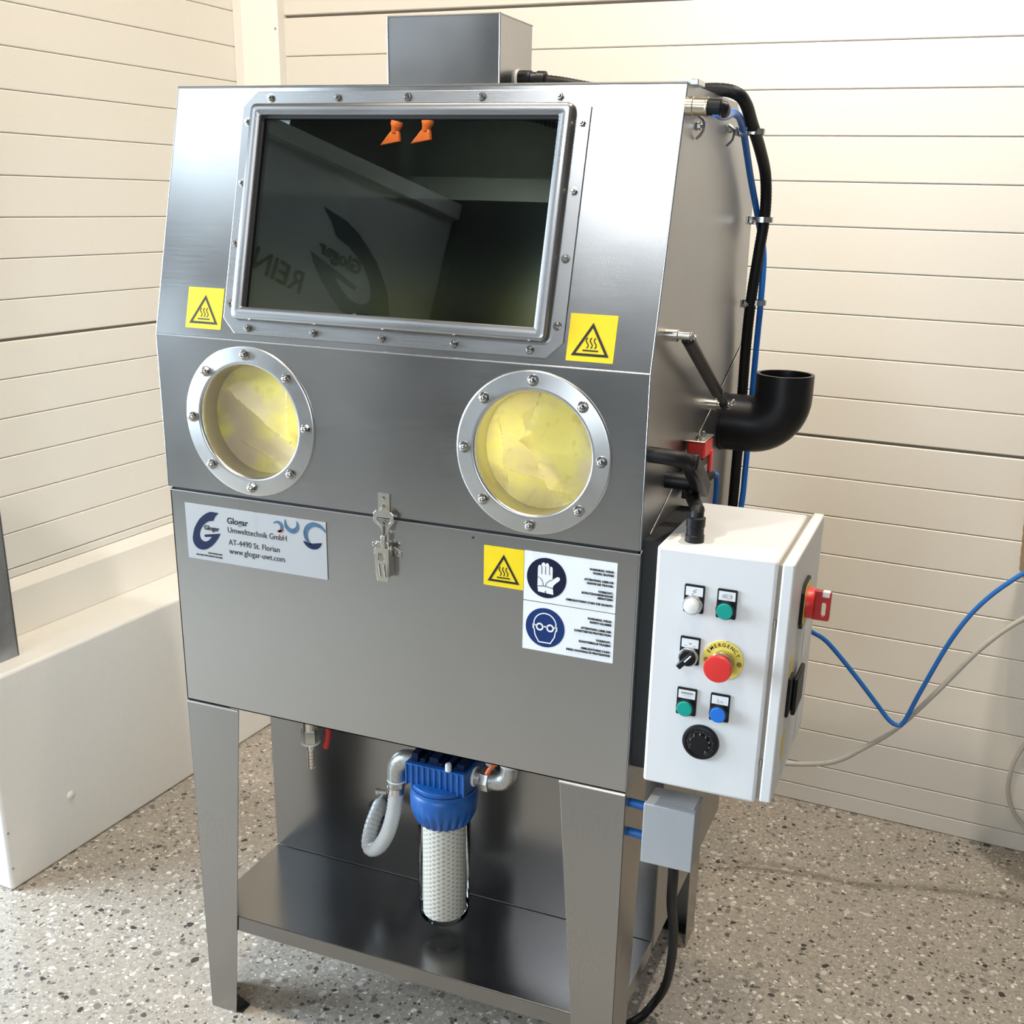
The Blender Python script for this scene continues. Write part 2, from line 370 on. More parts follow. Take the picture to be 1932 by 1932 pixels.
def strokes(bm, pts, wd, m=I4, t=0.0003, closed=False, n0=0):
    """ribbon of width wd following pts, mitred"""
    P = [Vector((x, y, 0)) for x, y in pts]; n = len(P); Lf = []; Rt = []
    for i in range(n):
        a = P[(i - 1) % n] if (closed or i) else P[i]; b = P[(i + 1) % n] if (closed or i < n - 1) else P[i]
        d1 = (P[i] - a); d2 = (b - P[i])
        if d1.length < 1e-9: d1 = d2
        if d2.length < 1e-9: d2 = d1
        d1 = d1.normalized(); d2 = d2.normalized(); tt = (d1 + d2).normalized(); nn = Vector((-tt.y, tt.x, 0))
        s = wd / 2 / max(0.35, nn.dot(Vector((-d1.y, d1.x, 0)))); Lf.append(P[i] + nn * s); Rt.append(P[i] - nn * s)
    zt = Vector((0, 0, n0)); L_ = [bm.verts.new(m @ (p + zt)) for p in Lf]; R_ = [bm.verts.new(m @ (p + zt)) for p in Rt]
    zb = Vector((0, 0, n0 - t)); l_ = [bm.verts.new(m @ (p + zb)) for p in Lf]; r_ = [bm.verts.new(m @ (p + zb)) for p in Rt]
    for i in range(n if closed else n - 1):
        j = (i + 1) % n
        bm.faces.new((L_[i], R_[i], R_[j], L_[j])); bm.faces.new((l_[i], l_[j], r_[j], r_[i]))
        bm.faces.new((L_[i], L_[j], l_[j], l_[i])); bm.faces.new((R_[i], r_[i], r_[j], R_[j]))
    return bm
def text(name, s, size, m, x, y, align, mat, parent, bold=0.0, ext=0.0002, sx=1.0, shear=0.0, rot=0.0, space=1.0):
    cu = bpy.data.curves.new(name, 'FONT'); cu.body = s; cu.size = size; cu.align_x = align; cu.extrude = ext; cu.offset = bold
    cu.shear = shear; cu.space_character = space; cu.resolution_u = 3
    tmp = bpy.data.objects.new(name, cu); me = bpy.data.meshes.new_from_object(tmp)
    bpy.data.objects.remove(tmp); bpy.data.curves.remove(cu)
    me.transform(m @ Matrix.Translation((x, y, ext)) @ Matrix.Rotation(rot, 4, 'Z') @ Matrix.Diagonal((sx, 1, 1, 1)))
    me.name = name; me.materials.clear()
    return mesh_obj(name, me, mat, parent, smooth=0)
def dupe(src, parent, mw, name=None):
    o = src.copy(); COL.objects.link(o)
    o.parent = parent; o.matrix_parent_inverse = world(parent).inverted()
    o.location = mw.translation; o.rotation_euler = mw.to_euler(); return o
def place(o, parent, mw):
    o.parent = parent; o.matrix_parent_inverse = world(parent).inverted(); o.location = mw.translation; o.rotation_euler = mw.to_euler()

# local frames: x,y in the face, z outwards
def face(origin, U, V):
    U = Vector(U).normalized(); V = Vector(V).normalized(); Nn = U.cross(V)
    return Matrix(((U.x, V.x, Nn.x, origin[0]), (U.y, V.y, Nn.y, origin[1]), (U.z, V.z, Nn.z, origin[2]), (0, 0, 0, 1)))
W = 0.85
ZS, ZT, ZC, ZTOP, YT = 1.0955, 0.6902, 1.3554, 1.7416, 0.1038
FR = face((0, 0, 0), (1, 0, 0), (0, 0, 1))                       # machine front, n = -y
SL = face((0, 0, ZC), (1, 0, 0), (0, YT, ZTOP - ZC))             # slanted hood front
SR = face((W, 0, 0), (0, 1, 0), (0, 0, 1))                       # right side, n = +x
BX = face((0, -0.034, 0), (1, 0, 0), (0, 0, 1))                  # control box front

# ------------------------------------------------------------------ room
fl = obj('floor', box(bmesh.new(), FARL, FARR, FRONT, BO + .1, -0.05, 0, m=ROOM), 'floor'); struct(fl)
cl = obj('ceiling', box(bmesh.new(), FARL, FARR, FRONT - .1, BO + .1, CEIL, CEIL + .05, m=ROOM), 'roomwall'); struct(cl)
# back wall of horizontal panel planks
def planked(name, mk, lines, joints, u0, u1, mat, top):
    """mk(a0,a1,d0,d1,z0,z1) -> bmesh box; lines ascending"""
    wallb = obj(name, mk(u0, u1, 0.012, 0.06, lines[0], top), 'groove'); struct(wallb)
    for z0, z1 in zip(lines, lines[1:]):
        g0 = 0.0035 if any(abs(z0 - j) < 1e-4 for j in joints) else 0.0007
        g1 = 0.0035 if any(abs(z1 - j) < 1e-4 for j in joints) else 0.0007
        obj('plank', mk(u0, u1, 0.0, 0.012, z0 + g0, z1 - g1), mat, wallb, bevel=0.0022, segs=1, smooth=0)
    return wallb
bl = [0.0, 0.0506] + [1.0321 - 0.1015 * k + 0.0 for k in range(9, 0, -1)] + [1.0321 + 0.10135 * k for k in range(0, 21)]
bl = sorted(bl)
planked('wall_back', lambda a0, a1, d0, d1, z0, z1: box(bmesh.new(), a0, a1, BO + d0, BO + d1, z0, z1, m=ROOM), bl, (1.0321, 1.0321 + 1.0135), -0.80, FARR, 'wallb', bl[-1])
ll = [0.6989 + 0.0902 * k for k in range(0, 6)] + [1.24 + 0.0907 * k for k in range(1, 22)]
ll = [0.6989, 0.7867, 0.8785, 0.9703, 1.061, 1.1515, 1.2403] + [1.2403 + 0.0907 * k for k in range(1, 20)]
WLV0 = 0.10
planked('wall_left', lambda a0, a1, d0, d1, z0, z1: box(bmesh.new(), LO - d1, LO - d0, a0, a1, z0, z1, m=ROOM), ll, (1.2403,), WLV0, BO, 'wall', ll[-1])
o = obj('trim_8', B(LO - .10, LO - .001, WLV0 - .03, WLV0, LH, CEIL, m=ROOM), 'wall', bevel=.002); struct(o)
# foot of the left wall: stepped strip above the ledge
o = obj('baseboard_left', B(LO - .05, LO, WLV0, BO, 0.6770, 0.6975, m=ROOM), 'wall', bevel=0.002); struct(o)
prof = [(LO - .05, .676), (LO + .002, .676), (LO + .022, .652), (LO + .022, LH), (LO - .05, LH)]
bm = bmesh.new()
va = [bm.verts.new(Wp(u, WLV0, z)) for u, z in prof]; vb = [bm.verts.new(Wp(u, BO, z)) for u, z in prof]
bm.faces.new(va); bm.faces.new(vb)
for i in range(5): bm.faces.new((va[i], va[(i + 1) % 5], vb[(i + 1) % 5], vb[i]))
o = obj('trim_2', bm, 'wall', bevel=0.002); struct(o)
# boxed-in plinth with a ledge
pv0 = 0.103
pl = obj('trim_3', B(LO - .1, PO, pv0, BO, 0.0, LH, m=ROOM), 'sill', bevel=0.008, segs=3); struct(pl, 'cream boxed-in plinth with a wide ledge along the left wall')
cap = lathe(bmesh.new(), Wp(PO, 0.300, 0.1565), NL, [(.0105, 0), (.0105, .002), (.007, .005), (0, .006)], 16)
obj('screw_cap', cap, 'sill', pl)
for z in (0.057, 0.152):
    obj('screw', lathe(bmesh.new(), Wp(PO, 0.112, z), NL, [(.003, 0), (.003, .0008), (0, .0014)], 10), 'galv_fit', pl)
# corner cover between the walls
bm = bmesh.new(); prof = [(LO - .02, BO + .03), (LO + .001, 1.318), (-0.842, 1.345), (-0.7215, 1.345), (-0.7215, BO + .03)]
va = [bm.verts.new(Wp(u, v, 0)) for u, v in prof]; vb = [bm.verts.new(Wp(u, v, 3.05)) for u, v in prof]
bm.faces.new(va); bm.faces.new(vb)
for i in range(5): bm.faces.new((va[i], va[(i + 1) % 5], vb[(i + 1) % 5], vb[i]))
tr = obj('trim_1', bm, 'wall', bevel=0.002); struct(tr)
for z in (0.4, 1.2, 2.012): obj('screw', lathe(bmesh.new(), Wp(-0.730, 1.345, z), -NB, [(.0035, 0), (.0035, .0008), (0, .0016)], 10), 'galv_fit', tr)
# upper masonry above the panels
o = obj('wall_back_upper', B(LO - .1, FARR, BO, BO + .06, bl[-1], CEIL, m=ROOM), 'roomwall'); o.name = 'trim_4'; struct(o)
o = obj('trim_5', B(LO - .1, LO, WLV0, BO, ll[-1], CEIL, m=ROOM), 'roomwall'); struct(o)
# the room continues past the end of the left wall
o = obj('wall_right', B(FARR, FARR + .1, FRONT, BO + .1, 0, CEIL, m=ROOM), 'roomwall'); struct(o)
o = obj('wall_behind', B(FARL, LO - .1, BO, BO + .1, 0, CEIL, m=ROOM), 'roomwall'); o.name = 'wall_far_back'; struct(o)
bm = bmesh.new(); FW = face(Wp(0, FRONT, 0), -NL, (0, 0, 1))     # wall behind the photographer, x = -u
plate(bm, rect(-FARR, -FARL, 0, CEIL), [rect(-.07, .83, 4.24, 5.0), rect(-1.85, -.25, 1.30, 2.30)], 0.1, FW)
wf = obj('wall_front', bm, 'roomwall'); struct(wf)
FLW = face(Wp(FARL, 0, 0), NB, (0, 0, 1))                      # far left wall, x = v
bm = bmesh.new(); plate(bm, rect(FRONT, BO + .1, 0, CEIL), [rect(-2.25, -.25, .70, 2.40), rect(-3.9, -2.7, 3.65, 4.55)], .1, FLW); o = obj('wall_far_left', bm, 'roomwall'); struct(o)
for nm, Fw, (x0, x1, z0, z1) in (('window_1', FLW, (-2.25, -.25, .70, 2.40)), ('window_2', FLW, (-3.9, -2.7, 3.65, 4.55)), ('window_3', FW, (-.07, .83, 4.24, 5.0)), ('fill_opening', FW, (-1.85, -.25, 1.30, 2.30))):  # the last opening is made up for the added front fill
    bm = bmesh.new(); plate(bm, rect(x0 - .05, x1 + .05, z0 - .05, z1 + .05), [rect(x0, x1, z0, z1)], 0.03, Fw, 0.015)
    wn = obj(nm, bm, 'beam'); struct(wn)
    if nm == 'window_1': obj('mullion', box(bmesh.new(), (x0 + x1) / 2 - .02, (x0 + x1) / 2 + .02, z0, z1, -.03, .01, m=Fw), 'beam', wn)
# free-standing display panel behind the photographer, mirrored in the hood window
PD = NL * math.cos(math.radians(115)) + NB * math.sin(math.radians(115))
PF = face(Wp(-1.7843, -3.6752, 0), PD, (0, 0, 1))
ban = thing('display_panel', 'white display panel with a dark blue letter emblem standing opposite the cabinet', 'display panel', PF @ Vector((.15, 0, 0)))
bm = bmesh.new(); plate(bm, [(-.55, 0), (.85, 0), (.85, 3.60), (-.55, 3.87)], [], 0.05, PF, 0.0); obj('panel', bm, 'white', ban, smooth=0)
bm = bmesh.new(); plate(bm, [(-.55, 3.825), (.85, 3.575), (.85, 3.665), (-.55, 3.92)], [], 0.09, PF, 0.05); obj('top_rail', bm, 'lamp', ban, smooth=0)
bm = bmesh.new(); plate(bm, rect(-.70, -.55, 0, 3.86), [], 0.09, PF, 0.03); obj('post', bm, 'darkpost', ban, smooth=0)
# galvanised column standing on the ledge
bm = bmesh.new(); cv1, cu = 0.256, -0.735
box(bm, LO + .022, cu, cv1 - .006, cv1, LH, 3.1, m=ROOM); box(bm, LO + .022, cu, cv1 - .15, cv1 - .144, LH, 3.1, m=ROOM); box(bm, cu - .006, cu, cv1 - .15, cv1, LH, 3.1, m=ROOM)
o = obj('steel_column', bm, 'galv', bevel=0.001)
tag(o, 'grey galvanised steel column standing on the ledge at the far left', 'column')

# ------------------------------------------------------------------ washing cabinet
cab = thing('washing_cabinet', 'large stainless steel parts washing cabinet with window, glove ports and four legs', 'machine', (W / 2, 0.3, 0))
T = 0.002
prof = [(0.0, ZS), (0.0, ZC), (YT, ZTOP), (0.4286, ZTOP), (0.467, 1.7204), (0.5928, 1.622), (0.6252, 1.579), (0.635, 1.338)]
PR, PRR = 0.0950, 0.1248
XL, XR, ZP = 0.1730, 0.6748, 1.2235
bm = bmesh.new()
plate(bm, rect(-.004, W, ZS, ZC), [circ(XL, ZP, PR, 64), circ(XR, ZP, PR, 64)], T, FR)
hl = (Vector(prof[2]) - Vector(prof[1])).length
plate(bm, rect(-.004, W, 0, hl), [rect(.165, .678, .046, .357)], T, SL)
YX = face((W, 0, 0), (0, 1, 0), (0, 0, 1)); YXl = face((-.004 + T, 0, 0), (0, 1, 0), (0, 0, 1))
plate(bm, prof, [], T, YX); plate(bm, prof, [], T, YXl)
for (y0, z0), (y1, z1) in zip(prof[2:], prof[3:]):
    F = face((0, y0, z0), (1, 0, 0), (0, y1 - y0, z1 - z0)); plate(bm, rect(-.004, W, 0, math.hypot(y1 - y0, z1 - z0)), [], T, F)
hood = obj('hood', bm, 'steel', cab, smooth=0)
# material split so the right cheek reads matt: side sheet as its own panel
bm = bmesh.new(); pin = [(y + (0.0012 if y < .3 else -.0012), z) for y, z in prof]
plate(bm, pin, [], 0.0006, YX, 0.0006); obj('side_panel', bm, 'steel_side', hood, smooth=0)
# folded edge seams catch the light
bm = bmesh.new(); tube(bm, [(-.004, 0.0006, ZC), (W, 0.0006, ZC)], .0016, 8, smoothpath=False)
tube(bm, [(-.004, YT, ZTOP), (W, YT, ZTOP)], .0018, 8, smoothpath=False)
for x in (-.003, W - .0005):
    tube(bm, [(x, p[0] + .0004, p[1]) for p in prof[:3]], .0009, 8, smoothpath=False)
obj('folded_edge', bm, 'steel_frame', hood)
# hinge ear on the top edge
obj('hinge_tab', B(W - .02, W + .012, YT + .01, YT + .05, ZTOP - .002, ZTOP + .006), 'steel_ring', hood, bevel=.001)

# tub
tp = [(0.0, ZT), (0.0, ZS - .0045), (0.655, 1.3375), (0.655, ZT)]
bm = bmesh.new()
plate(bm, rect(0, W, ZT, ZS - .0045), [], T, FR)
plate(bm, tp, [], T, YX); plate(bm, tp, [], T, face((T, 0, 0), (0, 1, 0), (0, 0, 1)))
box(bm, 0, W, .653, .655, ZT, 1.337); box(bm, 0, W, 0, .655, ZT, ZT + .002)
tub = obj('tub', bm, 'steel', cab, smooth=0)
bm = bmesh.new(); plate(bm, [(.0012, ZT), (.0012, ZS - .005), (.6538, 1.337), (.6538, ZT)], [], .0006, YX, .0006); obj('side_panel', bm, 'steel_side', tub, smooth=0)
bm = bmesh.new(); tube(bm, [(0, 0, ZS - .0055), (W, 0, ZS - .0055)], .0012, 8, smoothpath=False); tube(bm, [(W, 0, ZS - .0055), (W, .655, 1.3365)], .0012, 8, smoothpath=False)
tube(bm, [(W - .0005, 0.0003, ZT), (W - .0005, 0.0003, ZS - .005)], .0008, 8, smoothpath=False)
obj('folded_edge', bm, 'steel_frame', tub)
# black seal in the gap between hood and tub
bm = bmesh.new(); box(bm, .004, W - .004, .004, .014, ZS - .012, ZS + .006)
for x in (.004, W - .012):
    F = face((x, 0.004, ZS - .002), (0, .655, 1.3375 - ZS), (1, 0, 0)); box(bm, 0, .69, 0, .008, -.008, .002, m=F)
obj('seal', bm, 'dark', cab)
# rear housing behind the lower panel
bm = bmesh.new(); box(bm, 0.002, W - .001, 0.262, 0.83, 0.212, ZT - .004)
obj('pump_housing', bm, 'steel_side', cab, bevel=.002)

obj('bore', lathe(bmesh.new(), (.5785, 0, 1.080), (0, -1, 0), [(.0022, 0), (.0022, .0004), (0, .0005)], 12), 'dark', tub)
# legs: L-shaped tapering sheet
def leg(x, y, sx, sy, foot=False):
    bm = bmesh.new(); z1 = ZT - .001
    a0, a1 = .1136, .0589; b0, b1 = .125, .078; t = .002
    def flange(pts, horiz):
        vs = []
        for off in (0, t):
            row = []
            for d, z in pts:
                p = (x + sx * d, y + sy * off, z) if horiz else (x + sx * off, y + sy * d, z)
                row.append(bm.verts.new(p))
            vs.append(row)
        n = len(pts); bm.faces.new(vs[0]); bm.faces.new(vs[1])
        for i in range(n): bm.faces.new((vs[0][i], vs[0][(i + 1) % n], vs[1][(i + 1) % n], vs[1][i]))
    flange([(0, 0), (a1, 0), (a0, z1), (0, z1)], True)
    flange([(0, 0), (b1, 0), (b0, z1), (0, z1)], False)
    o = obj('leg', bm, 'steel_v', cab, bevel=.0008, segs=2, smooth=0)
    bm = bmesh.new(); box(bm, min(x + sx * .004, x + sx * .07), max(x + sx * .004, x + sx * .07), min(y + sy * .004, y + sy * .03), max(y + sy * .004, y + sy * .03), 0.0, 0.003)
    v = [bm.verts.new(p) for p in ((x + sx * .060, y + sy * .004, .003), (x + sx * .070, y + sy * .03, .003), (x + sx * .060, y + sy * .004, .045))]; bm.faces.new(v)
    obj('foot_plate', bm, 'dark', o)
    return o
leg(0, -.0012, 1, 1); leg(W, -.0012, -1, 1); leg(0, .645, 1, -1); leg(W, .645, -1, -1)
# rounded top lip of the front legs
for x0, x1 in ((.001, .1135), (W - .1135, W - .001)):
    bm = bmesh.new(); tube(bm, [(x0, -.0018, ZT - .003), (x1, -.0018, ZT - .003)], .0022, 8, smoothpath=False); obj('leg_lip', bm, 'steel_ring', cab)
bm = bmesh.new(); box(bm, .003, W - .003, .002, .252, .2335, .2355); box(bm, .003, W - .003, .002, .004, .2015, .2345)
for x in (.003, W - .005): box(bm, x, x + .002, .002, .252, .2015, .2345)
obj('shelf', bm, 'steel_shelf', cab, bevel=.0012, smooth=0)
bm = bmesh.new(); plate(bm, rect(.001, W - .002, .2375, ZT - .004), [circ(.257, .379, .019, 24)], .002, face((0, .252, 0), (1, 0, 0), (0, 0, 1)), .002)
obj('back_panel', bm, 'steel_shelf', cab, smooth=0)

# bolts --------------------------------------------------------------
def acorn_mesh():
    bm = bmesh.new(); lathe(bm, (0, 0, 0), (0, 0, 1), [(.0088, 0), (.0088, .0014), (.0084, .0018)], 20)
    lathe(bm, (0, 0, .0018), (0, 0, 1), [(.0070, 0), (.0070, .0042)], 6)
    lathe(bm, (0, 0, .006), (0, 0, 1), [(.0056, 0), (.0056, .0012), (.0048, .0032), (.0026, .0046), (0, .0050)], 16)
    bmesh.ops.recalc_face_normals(bm, faces=bm.faces[:]); me = bpy.data.meshes.new('bolt'); bm.to_mesh(me); bm.free(); return me
def hexbolt_mesh(s=1.0):
    bm = bmesh.new(); lathe(bm, (0, 0, 0), (0, 0, 1), [(.0066 * s, 0), (.0066 * s, .001)], 20)
    lathe(bm, (0, 0, .001), (0, 0, 1), [(.0054 * s, 0), (.0054 * s, .0035 * s), (.0048 * s, .0042 * s)], 6)
    lathe(bm, (0, 0, .001 + .0042 * s), (0, 0, 1), [(.0030 * s, 0), (.0030 * s, .0022 * s), (.0024 * s, .0028 * s)], 12)
    bmesh.ops.recalc_face_normals(bm, faces=bm.faces[:]); me = bpy.data.meshes.new('bolt'); bm.to_mesh(me); bm.free(); return me
acorn = acorn_mesh(); hexb = hexbolt_mesh()
for me in (acorn, hexb):
    me.materials.append(M['chrome'])
    for p in me.polygons: p.use_smooth = True
    me.set_sharp_from_angle(angle=math.radians(30))
def bolt(me, parent, m, rot=0.0):
    o = bpy.data.objects.new('bolt', me); COL.objects.link(o); place(o, parent, m @ Matrix.Rotation(rot, 4, 'Z')); return o

# window -------------------------------------------------------------
U0, U1, S0, S1 = .1285, .7155, .0105, .3915
u0, u1, s0, s1 = .1500, .6925, .0325, .3705
g0, g1, h0, h1 = .1712, .6725, .0520, .3513
bm = bmesh.new(); plate(bm, rect(U0, U1, S0, S1, .024), [rect(u0 + .004, u1 - .004, s0 + .004, s1 - .004)], .0022, SL, .0024)
wfr = obj('window_frame', bm, 'steel_frame', cab, bevel=.0008, smooth=0)
# raised rim with rounded shoulders
def ring_loft(bm, secs, m):
    rows = []
    for (x0, x1, y0, y1, z, r) in secs:
        rows.append([bm.verts.new(m @ Vector((x, y, z))) for x, y in rrect(x0, x1, y0, y1, r, 3)])
    for a, b in zip(rows, rows[1:]):
        for i in range(len(a)): bm.faces.new((a[i], a[(i + 1) % len(a)], b[(i + 1) % len(a)], b[i]))
H = .0165
secs = [(u0 - .001, u1 + .001, s0 - .001, s1 + .001, .0005, .010), (u0, u1, s0, s1, .006, .009), (u0 + .0006, u1 - .0006, s0 + .0006, s1 - .0006, H - .004, .009), (u0 + .002, u1 - .002, s0 + .002, s1 - .002, H - .001, .008),
        (u0 + .005, u1 - .005, s0 + .005, s1 - .005, H, .006), (g0 - .001, g1 + .001, h0 - .001, h1 + .001, H, .0015), (g0, g1, h0, h1, H - .001, .0012), (g0, g1, h0, h1, -.002, .0012)]
bm = bmesh.new(); ring_loft(bm, secs, SL); obj('raised_rim', bm, 'steel_frame', wfr, smooth=50)
bm = bmesh.new(); plate(bm, rect(g0, g1, h0, h1), [rect(g0 + .0045, g1 - .0015, h0 + .0005, h1 - .004)], .006, SL, .0105); obj('gasket', bm, 'dark', wfr, smooth=0)
for dx in (-.2437, -.1219, 0, .1219, .2437):
    for s in (.3813, .0209): bolt(hexb, wfr, SL @ Matrix.Translation((.4221 + dx, s, .0024)), dx * 9 + s)
for k in range(4):
    for x in (.1404, .7038): bolt(hexb, wfr, SL @ Matrix.Translation((x, .2011 + .1433 * (1 - 2 * k / 3), .0024)), k + x)
bm = bmesh.new(); plate(bm, rect(g0 + .0005, g1 - .0005, h0 + .0005, h1 - .0005), [], .004, SL, .007)
obj('window_glass', bm, 'glass', cab, smooth=0)

# porthole rings -------------------------------------------------------
rp = [(.0925, -.040), (.0925, -.006), (.0932, -.001), (.0948, .0025), (.0972, .0040), (.1000, .0034), (.1215, .0030), (.1235, .0026), (PRR, .0012), (PRR, 0.0)]
def port(cx):
    bm = bmesh.new(); F = FR @ Matrix.Translation((cx, ZP, 0)); lathe(bm, (0, 0, 0), (0, 0, 1), rp, 96, close=False, m=F)
    o = obj('porthole_ring', bm, 'steel_ring', cab, smooth=60)
    for k in range(8): bolt(acorn, o, F @ Matrix.Translation((.1103 * math.cos(k * PI / 4), .1103 * math.sin(k * PI / 4), .0032)), k * .7)
    return F
def glove(F, creases, base):
    """folded cloth closing the port: a disc pushed into sharp pleats"""
    bm = bmesh.new(); R = .0935; NR, NA = 46, 120; rows = []
    def h(x, y):
        z = base
        for (ax, ay, bx, by, hgt, wid) in creases:          # pleat: steep on the left of the line, falling slowly to the right
            dx, dy = bx - ax, by - ay; L = math.hypot(dx, dy); d = ((x - ax) * dy - (y - ay) * dx) / L; t = ((x - ax) * dx + (y - ay) * dy) / L / L
            f = max(0, 1 - max(0, -t, t - 1) * 3)
            if d > 0: z += hgt * f * max(0, 1 - d / wid)
            else: z += hgt * f * max(0, 1 + d / .004)
        z += .004 * noise.noise(Vector((x * 22, y * 22, base * 50)))
        r = math.hypot(x, y) / R; return z * (1 - r ** 6) + (-.036) * r ** 6
    for i in range(NR + 1):
        r = R * i / NR
        rows.append([bm.verts.new(F @ Vector((r * math.cos(2 * PI * k / NA), r * math.sin(2 * PI * k / NA), h(r * math.cos(2 * PI * k / NA), r * math.sin(2 * PI * k / NA))))) for k in range(NA if i else 1)])
    for a, b in zip(rows, rows[1:]):
        for k in range(NA):
            if len(a) == 1: bm.faces.new((a[0], b[k], b[(k + 1) % NA]))
            else: bm.faces.new((a[k], a[(k + 1) % NA], b[(k + 1) % NA], b[k]))
    return obj('glove', bm, 'glove', cab, smooth=35)
Fl, Fr = port(XL), port(XR)
glove(Fl, [(.085, -.05, -.055, .045, .038, .09), (.075, -.055, .05, .075, .026, .06), (.05, -.09, -.04, -.05, .008, .02)], -.056)
glove(Fr, [(.035, -.07, -.02, .02, .034, .07), (-.02, .02, .0, .095, .030, .06), (.09, -.07, -.05, -.035, .020, .05), (-.05, -.09, -.075, .05, .014, .06)], -.056)

# latch ------------------------------------------------------------------
la = thing('toggle_latch', 'nickel toggle latch joining hood and tub at the centre front', 'latch', (0.426, -0.004, 1.02))
bm = bmesh.new(); plate(bm, rrect(.4115, .4325, 1.102, 1.1335, .0015), [], .0022, FR, .0022); obj('striker_plate', bm, 'nickel', la, bevel=.0004, smooth=0)
for z in (1.1255, 1.1120): obj('rivet', lathe(bmesh.new(), (0, 0, 0), (0, 0, 1), [(.0035, 0), (.0032, .001), (0, .0014)], 14, m=FR @ Matrix.Translation((.4215, z, .0022))), 'chrome', la)
bm = bmesh.new(); box(bm, .4125, .4315, 1.0975, 1.1035, .002, .0105, m=FR); obj('hook', bm, 'nickel', la, bevel=.0015)
outer = [(.408, 1.1015), (.4125, 1.1065), (.4400, 1.1065), (.4448, 1.1015), (.4448, 1.0890), (.4365, 1.0790), (.4345, 1.0690), (.4245, 1.0690), (.4215, 1.0790), (.4145, 1.0835), (.408, 1.0890)]
inner = [(.4145, 1.0960), (.4385, 1.0960), (.4385, 1.0900), (.4320, 1.0830), (.4215, 1.0830), (.4145, 1.0900)]
bm = bmesh.new(); plate(bm, outer, [inner], .0022, FR, .0125); obj('pull_loop', bm, 'nickel', la, bevel=.0005, smooth=0)
bm = bmesh.new(); cyl(bm, (.0, 0, 0), (0, .032, 0), .0016, 10, m=FR @ Matrix.Translation((.4270, 1.055, .0145))); cyl(bm, (0, 0, 0), (0, 0, .004), .0032, 12, m=FR @ Matrix.Translation((.4265, 1.0855, .0125)))
obj('threaded_rod', bm, 'chrome', la)
bm = bmesh.new(); box(bm, .4115, .4345, 1.028, 1.055, .0, .012, m=FR); box(bm, .4225, .4300, 1.045, 1.0665, .008, .016, m=FR); obj('body', bm, 'nickel', la, bevel=.0008)
bm = bmesh.new(); plate(bm, [(.4125, 1.046), (.4352, 1.046), (.4375, 1.002), (.4365, .9895), (.4160, .9895), (.4135, 1.002)], [rect(.4185, .4290, 1.0245, 1.0375)], .0025, FR, .0175); obj('lever', bm, 'nickel', la, bevel=.0007, smooth=0)
bm = bmesh.new()
for x in (.4215, .4305): tube(bm, [FR @ Vector((x - .0015, 1.019, .018)), FR @ Vector((x + .001, .998, .018))], .0012, 8, smoothpath=False)
obj('lever_rib', bm, 'chrome', la)
obj('lever_side', box(bmesh.new(), .4355, .4375, .998, 1.046, .004, .0175, m=FR), 'nickel', la)
for x, z in ((.4095, 1.0500), (.4385, 1.0460)): obj('pivot_pin', lathe(bmesh.new(), (0, 0, 0), (0, 0, 1), [(.0042, 0), (.0042, .003), (.003, .005), (0, .006)], 14, m=FR @ Matrix.Translation((x, z, .010))), 'chrome', la)
for pts, bx in (([(.4370, 1.0455), (.4520, 1.0385), (.4520, 1.0290), (.4440, 1.0300), (.4370, 1.0350)], (.4460, 1.0345)), ([(.4010, 1.0385), (.4120, 1.0400), (.4120, 1.0270), (.4010, 1.0285)], (.4055, 1.0335))):
    bm = bmesh.new(); plate(bm, pts, [], .0015, FR, .0015); obj('base_ear', bm, 'nickel', la, smooth=0)
    obj('rivet', lathe(bmesh.new(), (0, 0, 0), (0, 0, 1), [(.0032, 0), (.003, .001), (0, .0014)], 12, m=FR @ Matrix.Translation((*bx, .0015))), 'chrome', la)

# signs --------------------------------------------------------------
def hot_sign(m, x0, x1, y0, y1, label, loc):
    """yellow square, black triangle, three wavy heat lines over a bar"""
    F = m @ Matrix.Translation((x0, y0, 0)); s = (x1 - x0); h = (y1 - y0)
    t = thing('warning_sticker', label, 'warning sign', F @ Vector((s / 2, 0, 0)), 'yellow hot-surface stickers')
    bm = bmesh.new(); plate(bm, rrect(0, s, 0, h, .001, 2), [], .0003, F, .0006); obj('sheet', bm, 'yellow', t, smooth=0)
    bm = bmesh.new(); tri = [(s * .145, h * .145), (s * .855, h * .145), (s * .5, h * .77)]; strokes(bm, tri, s * .052, F, closed=True, n0=.0011)
    obj('triangle', bm, 'ink', t, smooth=0)
    bm = bmesh.new(); strokes(bm, [(s * .335, h * .235), (s * .665, h * .235)], s * .03, F, n0=.0011)
    for k in (-1, 0, 1):
        strokes(bm, [(s * (.5 + .085 * k + .028 * math.sin(i / 10 * 2 * PI)), h * (.285 + .22 * i / 10)) for i in range(11)], s * .021, F, n0=.0011)
    obj('heat_symbol', bm, 'ink', t, smooth=0)
hot_sign(SL, .0548, .1243, .0147, .0808, 'yellow hot surface sticker on the hood left of the window', None)
hot_sign(SL, .7214, .7928, .0105, .0782, 'yellow hot surface sticker on the hood right of the window', None)
hot_sign(FR, .5976, .6652, 1.0058, 1.0712, 'yellow hot surface sticker on the tub beside the white glove sign', None)

